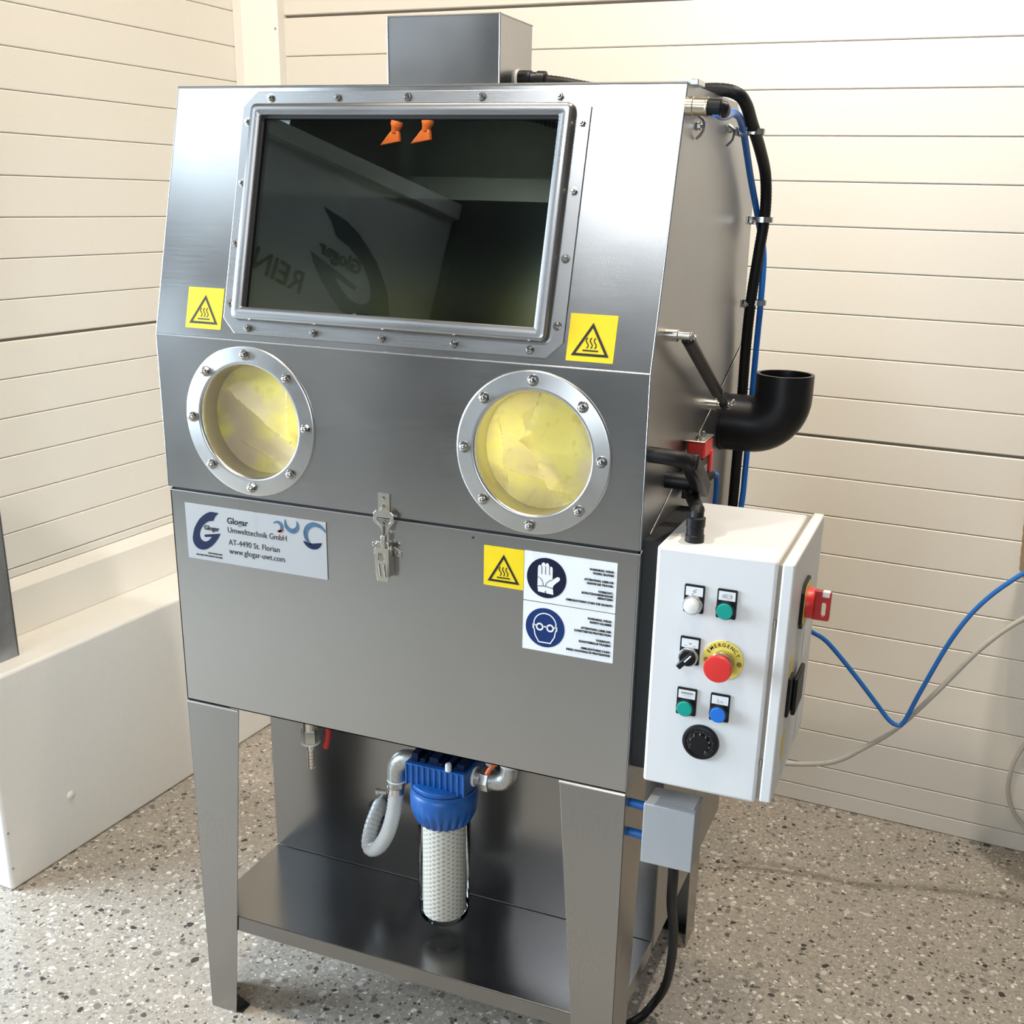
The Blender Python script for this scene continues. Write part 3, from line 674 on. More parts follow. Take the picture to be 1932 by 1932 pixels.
def white_sign(y0, y1, label, lines, kind):
    F = FR @ Matrix.Translation((.6660, y0, 0)); s = .1503; h = y1 - y0
    t = thing('safety_sign', label, 'safety sign', F @ Vector((s / 2, 0, 0)))
    bm = bmesh.new(); plate(bm, rrect(0, s, 0, h, .001, 2), [], .0004, F, .0008); obj('sheet', bm, 'white', t, smooth=0)
    cx, cy, r = .0375, h * .5, .0325
    bm = bmesh.new(); plate(bm, circ(cx, cy, r, 48), [], .0003, F, .0012); obj('blue_disc', bm, 'darknavy' if kind == 'glove' else 'signblue', t, smooth=0)
    G = F @ Matrix.Translation((cx, cy, 0))
    if kind == 'glove':
        bm = bmesh.new(); k = r / 100
        def P(l): return [(x * k, y * k) for x, y in l]
        hand = [(-44, -25), (-44, 46), (-42, 58), (-35, 62), (-29, 58), (-26, 66), (-22, 74), (-15, 77), (-9, 73), (-6, 64), (-4, 72), (2, 76), (9, 73), (13, 62), (15, 56), (19, 60), (25, 60), (30, 54), (31, 40), (31, -4), (44, 6), (56, 14), (66, 12), (69, 3), (64, -6), (50, -18), (36, -34), (34, -46)]
        hand += [(38, -78), (-40, -72), (-44, -46)]
        plate(bm, P(hand), [], .0003, G, .0016); obj('hand_symbol', bm, 'white', t, smooth=0)
        bm = bmesh.new()
        for x in (-25, -6, 14): strokes(bm, P([(x, 60), (x + 1, 18)]), .0007, G, n0=.0020)
        strokes(bm, P([(-44, 2), (-32, -2), (-22, -12), (-16, -28), (-15, -40)]), .0007, G, n0=.0020); strokes(bm, P([(31, -4), (16, -10), (2, -22), (-4, -40)]), .0007, G, n0=.0020)
        strokes(bm, P([(-44, -44), (-15, -40), (35, -46)]), .0009, G, n0=.0020); strokes(bm, P([(-3, -76), (-3, -64)]), .0012, G, n0=.0020)
        obj('hand_lines', bm, 'darknavy', t, smooth=0)
    else:
        bm = bmesh.new(); k = r / 100
        def P(l): return [(x * k, y * k) for x, y in l]
        head = [(58 * math.cos(a_ * PI / 12), 14 + 60 * math.sin(a_ * PI / 12)) for a_ in range(0, 13)]
        strokes(bm, P([(56, 12)] + head[1:-1] + [(-56, 12)]), .0018, G, n0=.0017)
        strokes(bm, P([(-56, -8), (-50, -42), (-30, -76), (30, -76), (50, -42), (56, -8)]), .0018, G, n0=.0017)
        strokes(bm, P([(-60, 14), (-60, -10)]), .0024, G, n0=.0017); strokes(bm, P([(60, 14), (60, -10)]), .0024, G, n0=.0017)
        for sx_ in (-1, 1):
            strokes(bm, P([(sx_ * 27 + 16 * math.cos(i * PI / 12), 2 + 16 * math.sin(i * PI / 12)) for i in range(24)]), .0026, G, n0=.0017, closed=True)
            strokes(bm, P([(sx_ * 44, 6), (sx_ * 60, 10)]), .002, G, n0=.0017)
        strokes(bm, P([(-11, 6), (11, 6)]), .002, G, n0=.0017)
        obj('head_symbol', bm, 'white', t, smooth=0)
    for sx_, yy, ln in lines:
        text('lettering', ln, .0047, F, s - .005, h * yy, 'RIGHT', 'ink', t, bold=.00008, sx=1.0, ext=.0010, space=1.0)
white_sign(.9917, 1.0722, 'upper white safety sign with a white glove on a dark disc', [(0, .79, 'WARNING, WEAR'), (0, .72, 'WORK GLOVES'), (0, .58, 'ATTENTION, USER DE'), (0, .51, 'GANTS DE TRAVAIL'), (0, .37, 'VORSICHT,'), (0, .305, 'SCHUTZHANDSCHUHE'), (0, .24, 'BENUTZEN'), (0, .12, "OBBLIGATORIO L'USO DEI GUANTI")], 'glove')
white_sign(.9095, .9902, 'lower white safety sign with goggled head on a blue disc', [(0, .82, 'WARNING, WEAR'), (0, .75, 'SAFETY GLASSES'), (0, .61, 'ATTENTION, USER DES'), (0, .54, 'LUNETTES DE PROTECTION'), (0, .40, 'VORSICHT,'), (0, .33, 'SCHUTZBRILLE TRAGEN'), (0, .195, "OBBLIGATORIO L'USO"), (0, .125, 'DEGLI OCCHIALI DI PROTEZIONE')], 'head')

# nameplate ----------------------------------------------------------
NP = FR @ Matrix.Translation((.0295, .9700, 0)); mm = .001
np_ = thing('nameplate', 'silver company nameplate with blue emblem on the upper left of the tub', 'sign', NP @ Vector((.14, 0, 0)))
bm = bmesh.new(); plate(bm, rect(0, .283, 0, .1005), [], .001, NP, .0016); obj('sheet', bm, 'plate', np_, bevel=.0003, smooth=0)
GL = [(69.8, 89.7), (53.7, 90), (45, 86.5), (37.2, 81.2), (29, 74), (22.3, 64.8), (17, 56), (14, 46.9), (12, 39), (12, 32.8), (14, 27), (17.4, 22.8), (22.5, 19.5), (29, 18.3), (37, 19.6), (43.8, 22.8), (51.5, 28), (58.7, 35.2), (66, 44), (71, 52.9), (37.2, 46.8), (38.0, 42.6), (52.5, 44.8), (49, 40.5), (45.5, 37.5), (41, 35), (37, 34.3), (32.5, 35.2), (29, 38), (27.3, 42), (27.3, 47), (29, 53), (32, 58.3), (36.5, 64), (42, 68.8), (49, 72.6), (57.9, 74.3), (62, 81.8)]
bm = bmesh.new(); plate(bm, [(x * mm, y * mm) for x, y in GL], [], .0003, NP, .0021); obj('emblem', bm, 'navy', np_, smooth=0)
text('lettering', 'Glogar', .0112, NP, .0375, .0565, 'LEFT', 'ink', np_, bold=.0004, ext=.0010, sx=1.0)
text('lettering', 'Glogar', .0155, NP, .0860, .0735, 'LEFT', 'ink', np_, bold=.0003, ext=.0010)
text('lettering', 'Umwelttechnik GmbH', .0143, NP, .0860, .0575, 'LEFT', 'ink', np_, ext=.0010, sx=.915)
text('lettering', 'AT-4490 St. Florian', .0143, NP, .0870, .0355, 'LEFT', 'ink', np_, ext=.0010, sx=.915)
text('lettering', 'www.glogar-uwt.com', .0143, NP, .0870, .0195, 'LEFT', 'ink', np_, ext=.0010, sx=.915)
text('lettering', 'MASCHINEN UND', .0036, NP, .0720, .0130, 'RIGHT', 'ink', np_, ext=.0010, bold=.0001)
text('lettering', 'ANLAGEN FÜR UMWELTTECHNIK', .0036, NP, .0720, .0075, 'RIGHT', 'ink', np_, ext=.0010, bold=.0001)
def swirl(cx, cy, r, a0, sweep, mat, w0=.52, inner=.55):
    """comma shape: a band that starts thin, thickens and curls in to a point"""
    n = 30; o_, i_ = [], []
    for k in range(n + 1):
        t = k / n; a_ = a0 + sweep * t; rr = r * (1 - .38 * t * t); wd = r * w0 * math.sin(PI * min(1, t * 1.02 + .02)) ** .7
        for lst, q in ((o_, rr), (i_, rr - wd)):
            x, y = cx + q * math.cos(a_), cy + q * math.sin(a_); lst.append((min(max(x, .0), .2825), min(max(y, 0), .1000)))
    poly = o_ + i_[::-1][1:-1]; out = []
    for p in poly:
        if not out or math.hypot(p[0] - out[-1][0], p[1] - out[-1][1]) > 1e-5: out.append(p)
    bm = bmesh.new(); plate(bm, out, [], .0003, NP, .0021); obj('swirl_emblem', bm, mat, np_, smooth=0)
D2 = math.radians
swirl(.190, .0800, .0115, D2(150), D2(-270), 'swirl'); swirl(.190, .0800, .0113, D2(-20), D2(-95), 'orange_print')
swirl(.2185, .0880, .0165, D2(150), D2(260), 'swirl'); swirl(.2600, .0735, .0250, D2(20), D2(240), 'swirl', .36); swirl(.2610, .0735, .0255, D2(205), D2(120), 'navy', .42)
# print on the display panel
bm = bmesh.new(); plate(bm, [((x - 37.5) * .0102, 3.2 + (y - 56.5) * .0071) for x, y in GL], [], .002, PF, .004); obj('emblem', bm, 'navy', ban, smooth=0)
text('lettering', 'Glogar', .105, PF, .0, 3.195, 'LEFT', 'ink', ban, bold=.003, ext=.004)
text('lettering', 'REIN', .17, PF, .326, 2.925, 'LEFT', 'ink', ban, bold=.001, ext=.004, sx=.9)
# ------------------------------------------------------------------ inside of the hood
lampi = bpy.data.lights.new('hood_lamp', 'AREA'); lampi.shape = 'RECTANGLE'; lampi.size = .5; lampi.size_y = .04; lampi.energy = 1.1; lampi.color = (1, .96, .86)
lo = bpy.data.objects.new('hood_lamp', lampi); COL.objects.link(lo); lo.location = (.42, .125, 1.728); lo.rotation_euler = (Vector((.42, .32, 1.3)) - lo.location).to_track_quat('-Z', 'Y').to_euler()
lampi.spread = math.radians(120)
glove_fill = bpy.data.lights.new('glove_fill_light', 'AREA'); glove_fill.shape = 'RECTANGLE'; glove_fill.size = .5; glove_fill.size_y = .06; glove_fill.energy = 0.7; glove_fill.spread = math.radians(60); glove_fill.color = (1, .96, .84)  # added fill behind the gloves to make them glow, no real fixture
lo2 = bpy.data.objects.new('glove_fill_light', glove_fill); COL.objects.link(lo2); lo2.location = (.45, .30, 1.24); lo2.rotation_euler = (PI / 2, 0, PI); lo2.rotation_euler = (Vector((.45, 0, 1.225)) - lo2.location).to_track_quat('-Z', 'Z').to_euler()
def nozzle(x, y, z, label):
    t = thing('air_nozzle', label, 'nozzle', (x, y, z), 'orange fan nozzles inside the hood')
    bm = bmesh.new(); tube(bm, [(x + .010, y, 1.735), (x + .012, y, 1.72), (x + .012, y, z + .031)], .0085, 12); obj('hose_end', bm, 'rubber', t)
    bm = bmesh.new(); lathe(bm, (x + .011, y, z + .033), (-.25, 0, -1), [(.0095, 0), (.0100, .006), (.0078, .010), (.0062, .018)], 16); obj('socket', bm, 'orange', t)
    bm = bmesh.new()
    a_ = [bm.verts.new(p) for p in ((x + .001, y - .005, z + .0175), (x + .014, y - .005, z + .0175), (x + .014, y + .005, z + .0175), (x + .001, y + .005, z + .0175))]
    b_ = [bm.verts.new(p) for p in ((x - .020, y - .0035, z - .004), (x + .016, y - .0035, z + .002), (x + .016, y + .0035, z + .002), (x - .020, y + .0035, z - .004))]
    bm.faces.new(a_); bm.faces.new(b_)
    for i in range(4): bm.faces.new((a_[i], a_[(i + 1) % 4], b_[(i + 1) % 4], b_[i]))
    obj('fan_tip', bm, 'orange', t, bevel=.0012)
nozzle(.352, .17, 1.663, 'left orange flat fan nozzle seen through the window'); nozzle(.407, .17, 1.666, 'right orange flat fan nozzle seen through the window')
bm = bmesh.new(); tube(bm, [(.50, .2, 1.722), (.56, .2, 1.716), (.62, .2, 1.701), (.68, .2, 1.68), (.72, .2, 1.64)], .013, 14, step=.0024, rfun=lambda k: 1 + .13 * (k % 3 == 0) - .1 * (k % 3 == 1))
o = obj('spiral_hose', bm, 'rubber'); tag(o, 'black corrugated hose inside the hood at the upper right of the window', 'hose')

# ------------------------------------------------------------------ top duct box
du = thing('duct_box', 'dull grey welded steel box on top of the cabinet', 'box', (.428, .266, ZTOP))
bm = bmesh.new(); box(bm, .3315, .5258, .20, .3324, ZTOP, 1.8507); obj('shell', bm, 'duct', du, bevel=.0015)
bm = bmesh.new()
for a_, b_ in (((.3318, .2, ZTOP), (.3318, .2, 1.8505)), ((.3318, .2, 1.8505), (.5255, .2, 1.8505)), ((.5255, .2, ZTOP), (.5255, .2, 1.8505)), ((.5255, .2, 1.8505), (.5255, .3322, 1.8505))):
    tube(bm, [a_, b_], .0013, 8, smoothpath=False)
obj('weld_seam', bm, 'duct', du)
bm = bmesh.new(); lathe(bm, (.5258, .272, 1.7660), (1, 0, 0), [(.014, 0), (.014, .004)], 20); obj('gland_nut', bm, 'ptfe', du)

# conduit along the top and down the rear edge
cpts = [(.530, .272, 1.766), (.59, .283, 1.7605), (.66, .325, 1.7525), (.76, .345, 1.7525), (.84, .325, 1.7525), (.872, .320, 1.746), (.882, .345, 1.733), (.884, .395, 1.708), (.886, .47, 1.672), (.888, .530, 1.630), (.888, .553, 1.57), (.882, .556, 1.50), (.874, .565, 1.42), (.868, .585, 1.33), (.868, .592, 1.20), (.868, .59, 1.10), (.868, .585, 1.0), (.868, .56, .85)]
cond = thing('conduit', 'black corrugated conduit from the top box down the rear side edge', 'conduit', (.868, .56, .85))
bm = bmesh.new(); tube(bm, cpts, .0098, 14, step=.003, rfun=lambda k: 1 + (.03 if k % 2 else -.03)); obj('tube', bm, 'rubber', cond)
bm = bmesh.new(); lathe(bm, (.5300, .272, 1.766), (1, 0, -.04), [(.0125, 0), (.0125, .02), (.0105, .021), (.0105, .03), (.0125, .031), (.0125, .044)], 18); obj('gland', bm, 'black', cond)
bpts = [(.893, .098, 1.7035), (.893, .130, 1.7010), (.886, .20, 1.7060), (.876, .30, 1.716), (.872, .38, 1.7025), (.868, .50, 1.628), (.874, .568, 1.560), (.888, .573, 1.50), (.890, .576, 1.42), (.886, .594, 1.33), (.884, .603, 1.2), (.884, .602, 1.10), (.884, .590, 1.02), (.876, .55, .90)]
bm = bmesh.new(); tube(bm, bpts, .0058, 12, step=.008); o = obj('hose', bm, 'bluehose'); tag(o, 'blue hose running down the rear side edge beside the black conduit', 'hose')
# clamps
def clamp(p, n_, lbl):
    t = thing('pipe_clamp', lbl, 'clamp', p, 'pipe clamps on the rear side edge')
    bm = bmesh.new(); x, y, z = p
    ring = [(x + .020 * math.cos(i * PI / 10), y + .0, z) for i in range(20)]
    pts = [Vector((x + .0195 * math.cos(i * PI / 10) + .006, y + .0125 * math.sin(i * PI / 10), z)) for i in range(20)]
    va = []
    for hh in (-.0045, .0045):
        va.append([bm.verts.new(q + Vector((0, 0, hh))) for q in pts]); va.append([bm.verts.new(q * 1 + Vector((-.0 + .0012 * math.cos(i * PI / 10), .0012 * math.sin(i * PI / 10), hh))) for i, q in enumerate(pts)])
    for i in range(20):
        j = (i + 1) % 20
        for r1, r2 in ((0, 2), (1, 3), (0, 1), (2, 3)): bm.faces.new((va[r1][i], va[r1][j], va[r2][j], va[r2][i]))
    obj('band', bm, 'chrome', t)
    bolt(hexb, t, face((x - .010, y - .022, z - .003), (0, 1, 0), (0, 0, 1)))
    obj('tab', B(x - .016, x - .012, y - .028, y - .004, z - .008, z + .006), 'chrome', t, bevel=.001)
clamp((.876, .412, 1.697), 0, 'topmost pipe clamp around the conduit at the bend'); clamp((.876, .556, 1.560), 0, 'middle pipe clamp below the bend of the conduit'); clamp((.874, .575, 1.415), 0, 'lowest pipe clamp above the pipe elbow')
o = thing('empty_clamp', 'empty steel clamp on the hood side below the round connector', 'clamp', (.852, .165, 1.690)); bolt(hexb, o, SR @ Matrix.Translation((.168, 1.690, .002)))
bm = bmesh.new(); tube(bm, [(.853, .158, 1.672), (.862, .160, 1.682), (.862, .162, 1.696), (.853, .163, 1.704)], .0022, 8); obj('band', bm, 'chrome', o)
o = thing('empty_clamp', 'empty steel clamp on the hood side at the start of the conduit bend', 'clamp', (.852, .372, 1.70)); bolt(hexb, o, SR @ Matrix.Translation((.375, 1.698, .002)))
bm = bmesh.new(); tube(bm, [(.853, .360, 1.672), (.862, .362, 1.682), (.862, .366, 1.696), (.853, .368, 1.704)], .0022, 8); obj('band', bm, 'chrome', o)

# connector on the hood side
cn = thing('round_connector', 'brass round connector with black plug near the top of the hood side', 'connector', (W, .103, 1.7115))
bm = bmesh.new(); lathe(bm, (W, .103, 1.7115), (1, 0, -.03), [(.0128, 0), (.0128, .010), (.0120, .011), (.0120, .028), (.0128, .029), (.0128, .031)], 20); obj('collar', bm, 'brass', cn)
bm = bmesh.new(); lathe(bm, (W + .031, .103, 1.7106), (1, 0, -.03), [(.0112, 0), (.0112, .018), (.0085, .020)], 18); obj('plug', bm, 'black', cn)
bm = bmesh.new(); tube(bm, [(W + .046, .103, 1.7100), (W + .052, .104, 1.7095), (W + .050, .118, 1.7060)], .0092, 14, step=.004); obj('elbow', bm, 'black', cn)

# gas spring
gs = thing('gas_spring', 'black gas strut on the side of the hood', 'gas spring', (.878, .25, 1.33))
A_, B_ = Vector((.880, .070, 1.404)), Vector((.880, .375, 1.256))
for p, r_ in ((A_, .0085), (B_, .0085)):
    bm = bmesh.new(); lathe(bm, (W, p.y, p.z), (1, 0, 0), [(.009, 0), (.009, .018), (.006, .019), (.006, .036)], 16); obj('pivot_stud', bm, 'nickel', gs)
    bolt(hexb, gs, face((W + .037, p.y, p.z), (0, 1, 0), (0, 0, 1)))
d_ = (B_ - A_).normalized()
bm = bmesh.new(); cyl(bm, A_ + d_ * .004, A_ + d_ * .016, .008, 16); cyl(bm, A_ + d_ * .012, A_ + d_ * .265, .0098, 20); obj('cylinder', bm, 'black', gs, bevel=.001)
bm = bmesh.new(); cyl(bm, A_ + d_ * .262, B_ + d_ * -.008, .005, 14); obj('rod', bm, 'black', gs)
bm = bmesh.new(); lathe(bm, B_ + d_ * -.014, d_, [(.0075, 0), (.0075, .022)], 14); obj('end_eye', bm, 'black', gs)
o = bm = bmesh.new(); tube(bm, [B_ + Vector((.012, -.006, .006)), B_ + Vector((.016, 0, .012)), B_ + Vector((.016, .008, .006)), B_ + Vector((.013, .008, -.003))], .0014, 8, step=.003); obj('clip', bm, 'chrome', gs)

# pipe elbow
el = thing('pipe_elbow', 'large black plastic pipe elbow opening upwards beside the hood', 'pipe', (.905, .512, 1.15))
cy_, cz_, xc, R_ = .512, 1.2035, .9575, .054
pts = [(W + .001, cy_, cz_), (xc - R_, cy_, cz_)]
pts += [(xc - R_ + R_ * math.sin(t * PI / 24), cy_, cz_ + R_ - R_ * math.cos(t * PI / 24)) for t in range(1, 12)] + [(xc, cy_, cz_ + R_), (xc, cy_, 1.299)]
def pipe(bm, pts, r, ri, n=40):
    P = [Vector(p) for p in pts]; rows_o, rows_i = [], []
    for k, p in enumerate(P):
        t2 = ((P[min(k + 1, len(P) - 1)] - P[max(k - 1, 0)])).normalized(); x = Vector((0, 1, 0)); y = t2.cross(x)
        for rows, rr in ((rows_o, r), (rows_i, ri)): rows.append([bm.verts.new(p + x * rr * math.cos(2 * PI * i / n) + y * rr * math.sin(2 * PI * i / n)) for i in range(n)])
    for rows in (rows_o, rows_i):
        for a_, b_ in zip(rows, rows[1:]):
            for i in range(n): bm.faces.new((a_[i], a_[(i + 1) % n], b_[(i + 1) % n], b_[i]))
    for k in (0, -1):
        for i in range(n): bm.faces.new((rows_o[k][i], rows_o[k][(i + 1) % n], rows_i[k][(i + 1) % n], rows_i[k][i]))
bm = bmesh.new(); pipe(bm, pts, .0515, .0455); obj('elbow_body', bm, 'pvc', el, smooth=50)
bm = bmesh.new(); lathe(bm, (W + .0008, cy_, cz_), (1, 0, 0), [(.0528, 0), (.0528, .004), (.0516, .005)], 40); obj('collar', bm, 'black', el)

# lifting handle: round bar bent to a U on the side of the hood
bm = bmesh.new(); tube(bm, [(W, .0135, 1.2390), (W + .030, .0150, 1.2375), (W + .050, .024, 1.233), (W + .058, .045, 1.219), (W + .058, .075, 1.196), (W + .057, .100, 1.181)], .0118, 16, step=.005)
hn = thing('lifting_handle', 'black bent bar handle on the lower side of the hood', 'handle', (W, .07, 1.18))
obj('bar', bm, 'rubber', hn); bm = bmesh.new(); lathe(bm, (W, .122, 1.1775), (1, 0, 0), [(.0130, 0), (.0130, .045), (.0115, .048)], 18); obj('mount', bm, 'black', hn)
F = face((W + .058, .030, 1.232), (0, .095, -.064), (1, 0, 0)); obj('grip', box(bmesh.new(), 0, .115, -.012, .012, -.013, .013, m=F), 'black', hn, bevel=.004)

# safety switch
ss = thing('safety_switch', 'black interlock switch with a red head beside the pipe elbow', 'switch', (.885, .24, 1.15))
obj('bracket', B(W, W + .036, .215, .285, 1.2210, 1.2230), 'nickel', ss, bevel=.001)
for y in (.232, .262): bolt(hexb, ss, Matrix.Translation((W + .022, y, 1.2230)))
obj('red_head', B(W + .006, W + .036, .222, .278, 1.1930, 1.2195), 'red', ss, bevel=.003)
obj('body', B(W + .006, W + .034, .205, .262, 1.128, 1.1930), 'black', ss, bevel=.002)
obj('red_guard', B(W + .022, W + .038, .264, .280, 1.158, 1.2000), 'red', ss, bevel=.002)
obj('label_plate', B(W + .0342, W + .0350, .215, .252, 1.137, 1.180), 'washer', ss)
bm = bmesh.new(); lathe(bm, (W + .028, .248, 1.155), (.3, 1, 0), [(.009, 0), (.009, .022), (.0072, .023), (.0072, .034)], 16); obj('gland', bm, 'black', ss)
bm = bmesh.new(); tube(bm, [(W + .037, .285, 1.156), (W + .040, .305, 1.15), (W + .040, .315, 1.12), (W + .035, .33, 1.06), (W + .030, .335, 1.0)], .0048, 10); o = obj('cable', bm, 'bluehose'); tag(o, 'short blue cable hanging down from the safety switch', 'cable')
# corrugated conduit from handle mount to the control box
gz = 1.119
bm = bmesh.new(); tube(bm, [(W + .048, .085, 1.165), (W + .052, .068, 1.150), (W + .062, .040, 1.155), (W + .070, .010, 1.168), (.928, -.002, 1.160), (.930, .004, 1.150)], .0098, 14, step=.003, rfun=lambda k: 1 + (.05 if k % 2 else -.05)); bm.free()
cc = thing('corrugated_conduit', 'short black corrugated conduit entering the top of the control box', 'conduit', (.927, .012, gz))
bm = bmesh.new(); tube(bm, [(W + .040, .130, 1.172), (W + .044, .115, 1.160), (W + .056, .085, 1.157), (W + .070, .045, 1.158), (.927, .018, 1.163), (.9275, .010, 1.150)], .0098, 14, step=.003, rfun=lambda k: 1 + (.05 if k % 2 else -.05)); obj('tube', bm, 'rubber', cc)
bm = bmesh.new(); lathe(bm, (.9275, .010, gz), (0, 0, 1), [(.0140, 0), (.0140, .010), (.0128, .011), (.0128, .022), (.0140, .023), (.0140, .036), (.0105, .0375)], 20); obj('gland', bm, 'black', cc)

# ------------------------------------------------------------------ control box
ct = thing('control_box', 'light grey electrical control box with push buttons on the cabinet side', 'control box', (.97, .1, .74))
bm = bmesh.new(); box(bm, .884, 1.0575, -.034, .235, .7395, 1.119); obj('enclosure', bm, 'box', ct, bevel=.005, segs=3)
bm = bmesh.new(); box(bm, 1.0575, 1.0640, -.028, .250, .746, 1.112); obj('door_seal', bm, 'groove', ct)
dr = obj('door', B(1.0632, 1.0806, -.034, .258, .7445, 1.1175), 'box', ct, bevel=.003, segs=3)
for z in (.80, 1.02): obj('hinge_pin', lathe(bmesh.new(), (1.0605, -.0300, z), (0, 0, 1), [(.0016, 0), (.0016, .012)], 8), 'chrome', ct)
obj('gap_shade_block', B(W + .001, .8842, .012, .23, .735, 1.110), 'dark', ct)  # black filler standing in for the shade between tub and box

def button(x0, z0, wd, ht, capmat, label, kind='push', sym=None):
    F = BX @ Matrix.Translation((x0, z0, 0)); holder = bmesh.new(); plate(holder, rrect(0, wd, 0, ht, .002), [], .0025, F, .0025)
    b_ = obj('push_button' if kind == 'push' else 'selector_switch' if kind == 'sel' else 'signal_lamp', holder, 'black', ct, bevel=.0004, smooth=0); b_['label'] = label
    bm = bmesh.new(); plate(bm, rrect(.0022, wd - .0022, ht - .0165, ht - .0030, .0008), [], .0003, F, .0030); obj('legend_plate', bm, 'white', b_, smooth=0)
    if sym: bm = bmesh.new(); sym(bm, F @ Matrix.Translation((wd / 2, ht - .0098, 0))); obj('legend_symbol', bm, 'washer', b_, smooth=0)
    c_ = F @ Matrix.Translation((wd / 2 - .0005, .0130, 0))
    if kind == 'push':
        obj('bezel', lathe(bmesh.new(), (0, 0, 0), (0, 0, 1), [(.0140, .0025), (.0140, .006), (.0130, .008), (.0125, .008)], 32, m=c_), 'black', b_)
        obj('cap', lathe(bmesh.new(), (0, 0, 0), (0, 0, 1), [(.0118, .006), (.0118, .0105), (.0108, .0120), (0, .0122)], 32, m=c_), capmat, b_)
    elif kind == 'lamp':
        obj('bezel', lathe(bmesh.new(), (0, 0, 0), (0, 0, 1), [(.0142, .0025), (.0142, .009), (.0130, .011), (.0122, .011)], 32, m=c_), 'silver', b_)
        obj('cap', lathe(bmesh.new(), (0, 0, 0), (0, 0, 1), [(.0120, .009), (.0118, .013), (.0100, .0155), (.006, .0166), (0, .017)], 32, m=c_), capmat, b_)
    else:
        obj('bezel', lathe(bmesh.new(), (0, 0, 0), (0, 0, 1), [(.0145, .0025), (.0145, .009), (.0135, .0105), (.0122, .0105)], 32, m=c_), 'silver', b_)
        obj('knob', lathe(bmesh.new(), (0, 0, 0), (0, 0, 1), [(.0121, .009), (.0121, .0125), (.0110, .0135)], 32, m=c_), 'black', b_)
        g_ = c_ @ Matrix.Rotation(math.radians(50), 4, 'Z'); obj('lever', box(bmesh.new(), -.0175, .0115, -.0042, .0042, .010, .022, m=g_), 'black', b_, bevel=.0015)
        obj('pointer', box(bmesh.new(), -.003, .0112, -.0011, .0011, .022, .0224, m=g_), 'white', b_)
def s_flash(bm, F): strokes(bm, [(.003, .004), (-.002, .0005), (.002, -.0002), (-.004, -.0045)], .0006, F, n0=.0034)
def s_pump(bm, F):
    strokes(bm, rect(-.001, .005, -.003, .003), .0004, F, closed=True, n0=.0034); strokes(bm, [(.001, 0), (.003, 0)], .0005, F, n0=.0034)
    for x in (-.007, -.005, -.003, .0065): strokes(bm, [(x, -.003), (x, .003 if x != -.007 else .001)], .0004, F, n0=.0034)
def s_sel(bm, F):
    strokes(bm, [(-.0085, -.0038), (-.004, -.0038)], .0006, F, n0=.0034); strokes(bm, [(.004, -.0038), (.0085, -.0038)], .0006, F, n0=.0034)
    strokes(bm, [(-.002, .001), (0, -.0015), (.002, .001)], .0005, F, n0=.0034)
def s_bar(bm, F):
    for k in range(9): strokes(bm, [(-.008 + k * .002, .0005), (-.008 + k * .002, .0035)], .0011, F, n0=.0034)
    for k in range(7): strokes(bm, [(-.006 + k * .002, -.0015), (-.006 + k * .002, -.0025)], .0003, F, n0=.0034)
def s_arc(bm, F):
    strokes(bm, [(-.0035, .002), (-.0035, -.003), (0, -.003)], .0004, F, n0=.0034); strokes(bm, [(.001, -.003), (.0025, -.001), (.004, -.003)], .0004, F, n0=.0034)
button(.9288, 1.0262, .0294, .0423, 'lamp', 'white signal lamp at the upper left of the panel', 'lamp', s_flash)
button(.9766, 1.0250, .0285, .0437, 'green', 'green push button at the upper right of the panel', 'push', s_pump)
button(.9281, .9455, .0295, .0428, 'black', 'black selector switch left of the red stop button', 'sel', s_sel)
button(.9289, .8638, .0297, .0434, 'green', 'green push button at the lower left above the dial', 'push', s_bar)
button(.9791, .8636, .0288, .0437, 'bluebtn', 'blue push button below the red stop button', 'push', s_arc)
# emergency stop
EF = BX @ Matrix.Translation((.9922, .9600, 0))
es = obj('emergency_stop', lathe(bmesh.new(), (0, 0, 0), (0, 0, 1), [(.0302, 0), (.0302, .0014), (.0298, .0018)], 56, m=EF), 'paleyellow', ct); es['label'] = 'red mushroom button on a yellow disc'
obj('collar', lathe(bmesh.new(), (0, 0, 0), (0, 0, 1), [(.0160, .0018), (.0160, .009), (.0150, .010), (.0150, .014), (.0125, .015), (.0110, .026)], 32, m=EF), 'brass', es)
obj('mushroom_head', lathe(bmesh.new(), (0, 0, 0), (0, 0, 1), [(.0130, .024), (.0185, .028), (.0204, .0325), (.0204, .0365), (.0192, .0390), (0, .0405)], 40, m=EF), 'red', es)
def arc_text(s, r, a_mid, size, step):
    n = len(s)
    for i, ch in enumerate(s):
        a_ = a_mid - (i - (n - 1) / 2) * step
        text('lettering', ch, size, EF @ Matrix.Rotation(a_ - PI / 2, 4, 'Z') @ Matrix.Translation((0, r, .0018)), 0, 0, 'CENTER', 'ink', es, bold=.00004, ext=.0002)
arc_text('EMERGENCY', .0215, PI / 2, .0078, math.radians(15.5))
for a_ in (-PI * .03, PI * 1.03):
    g_ = EF @ Matrix.Rotation(a_, 4, 'Z') @ Matrix.Translation((.0243, 0, 0)); bm = bmesh.new(); strokes(bm, circ(0, 0, .0032, 20), .0009, g_, closed=True, n0=.0023); strokes(bm, circ(0, 0, .0013, 10), .0009, g_, closed=True, n0=.0023); obj('turn_symbol', bm, 'ink', es, smooth=0)
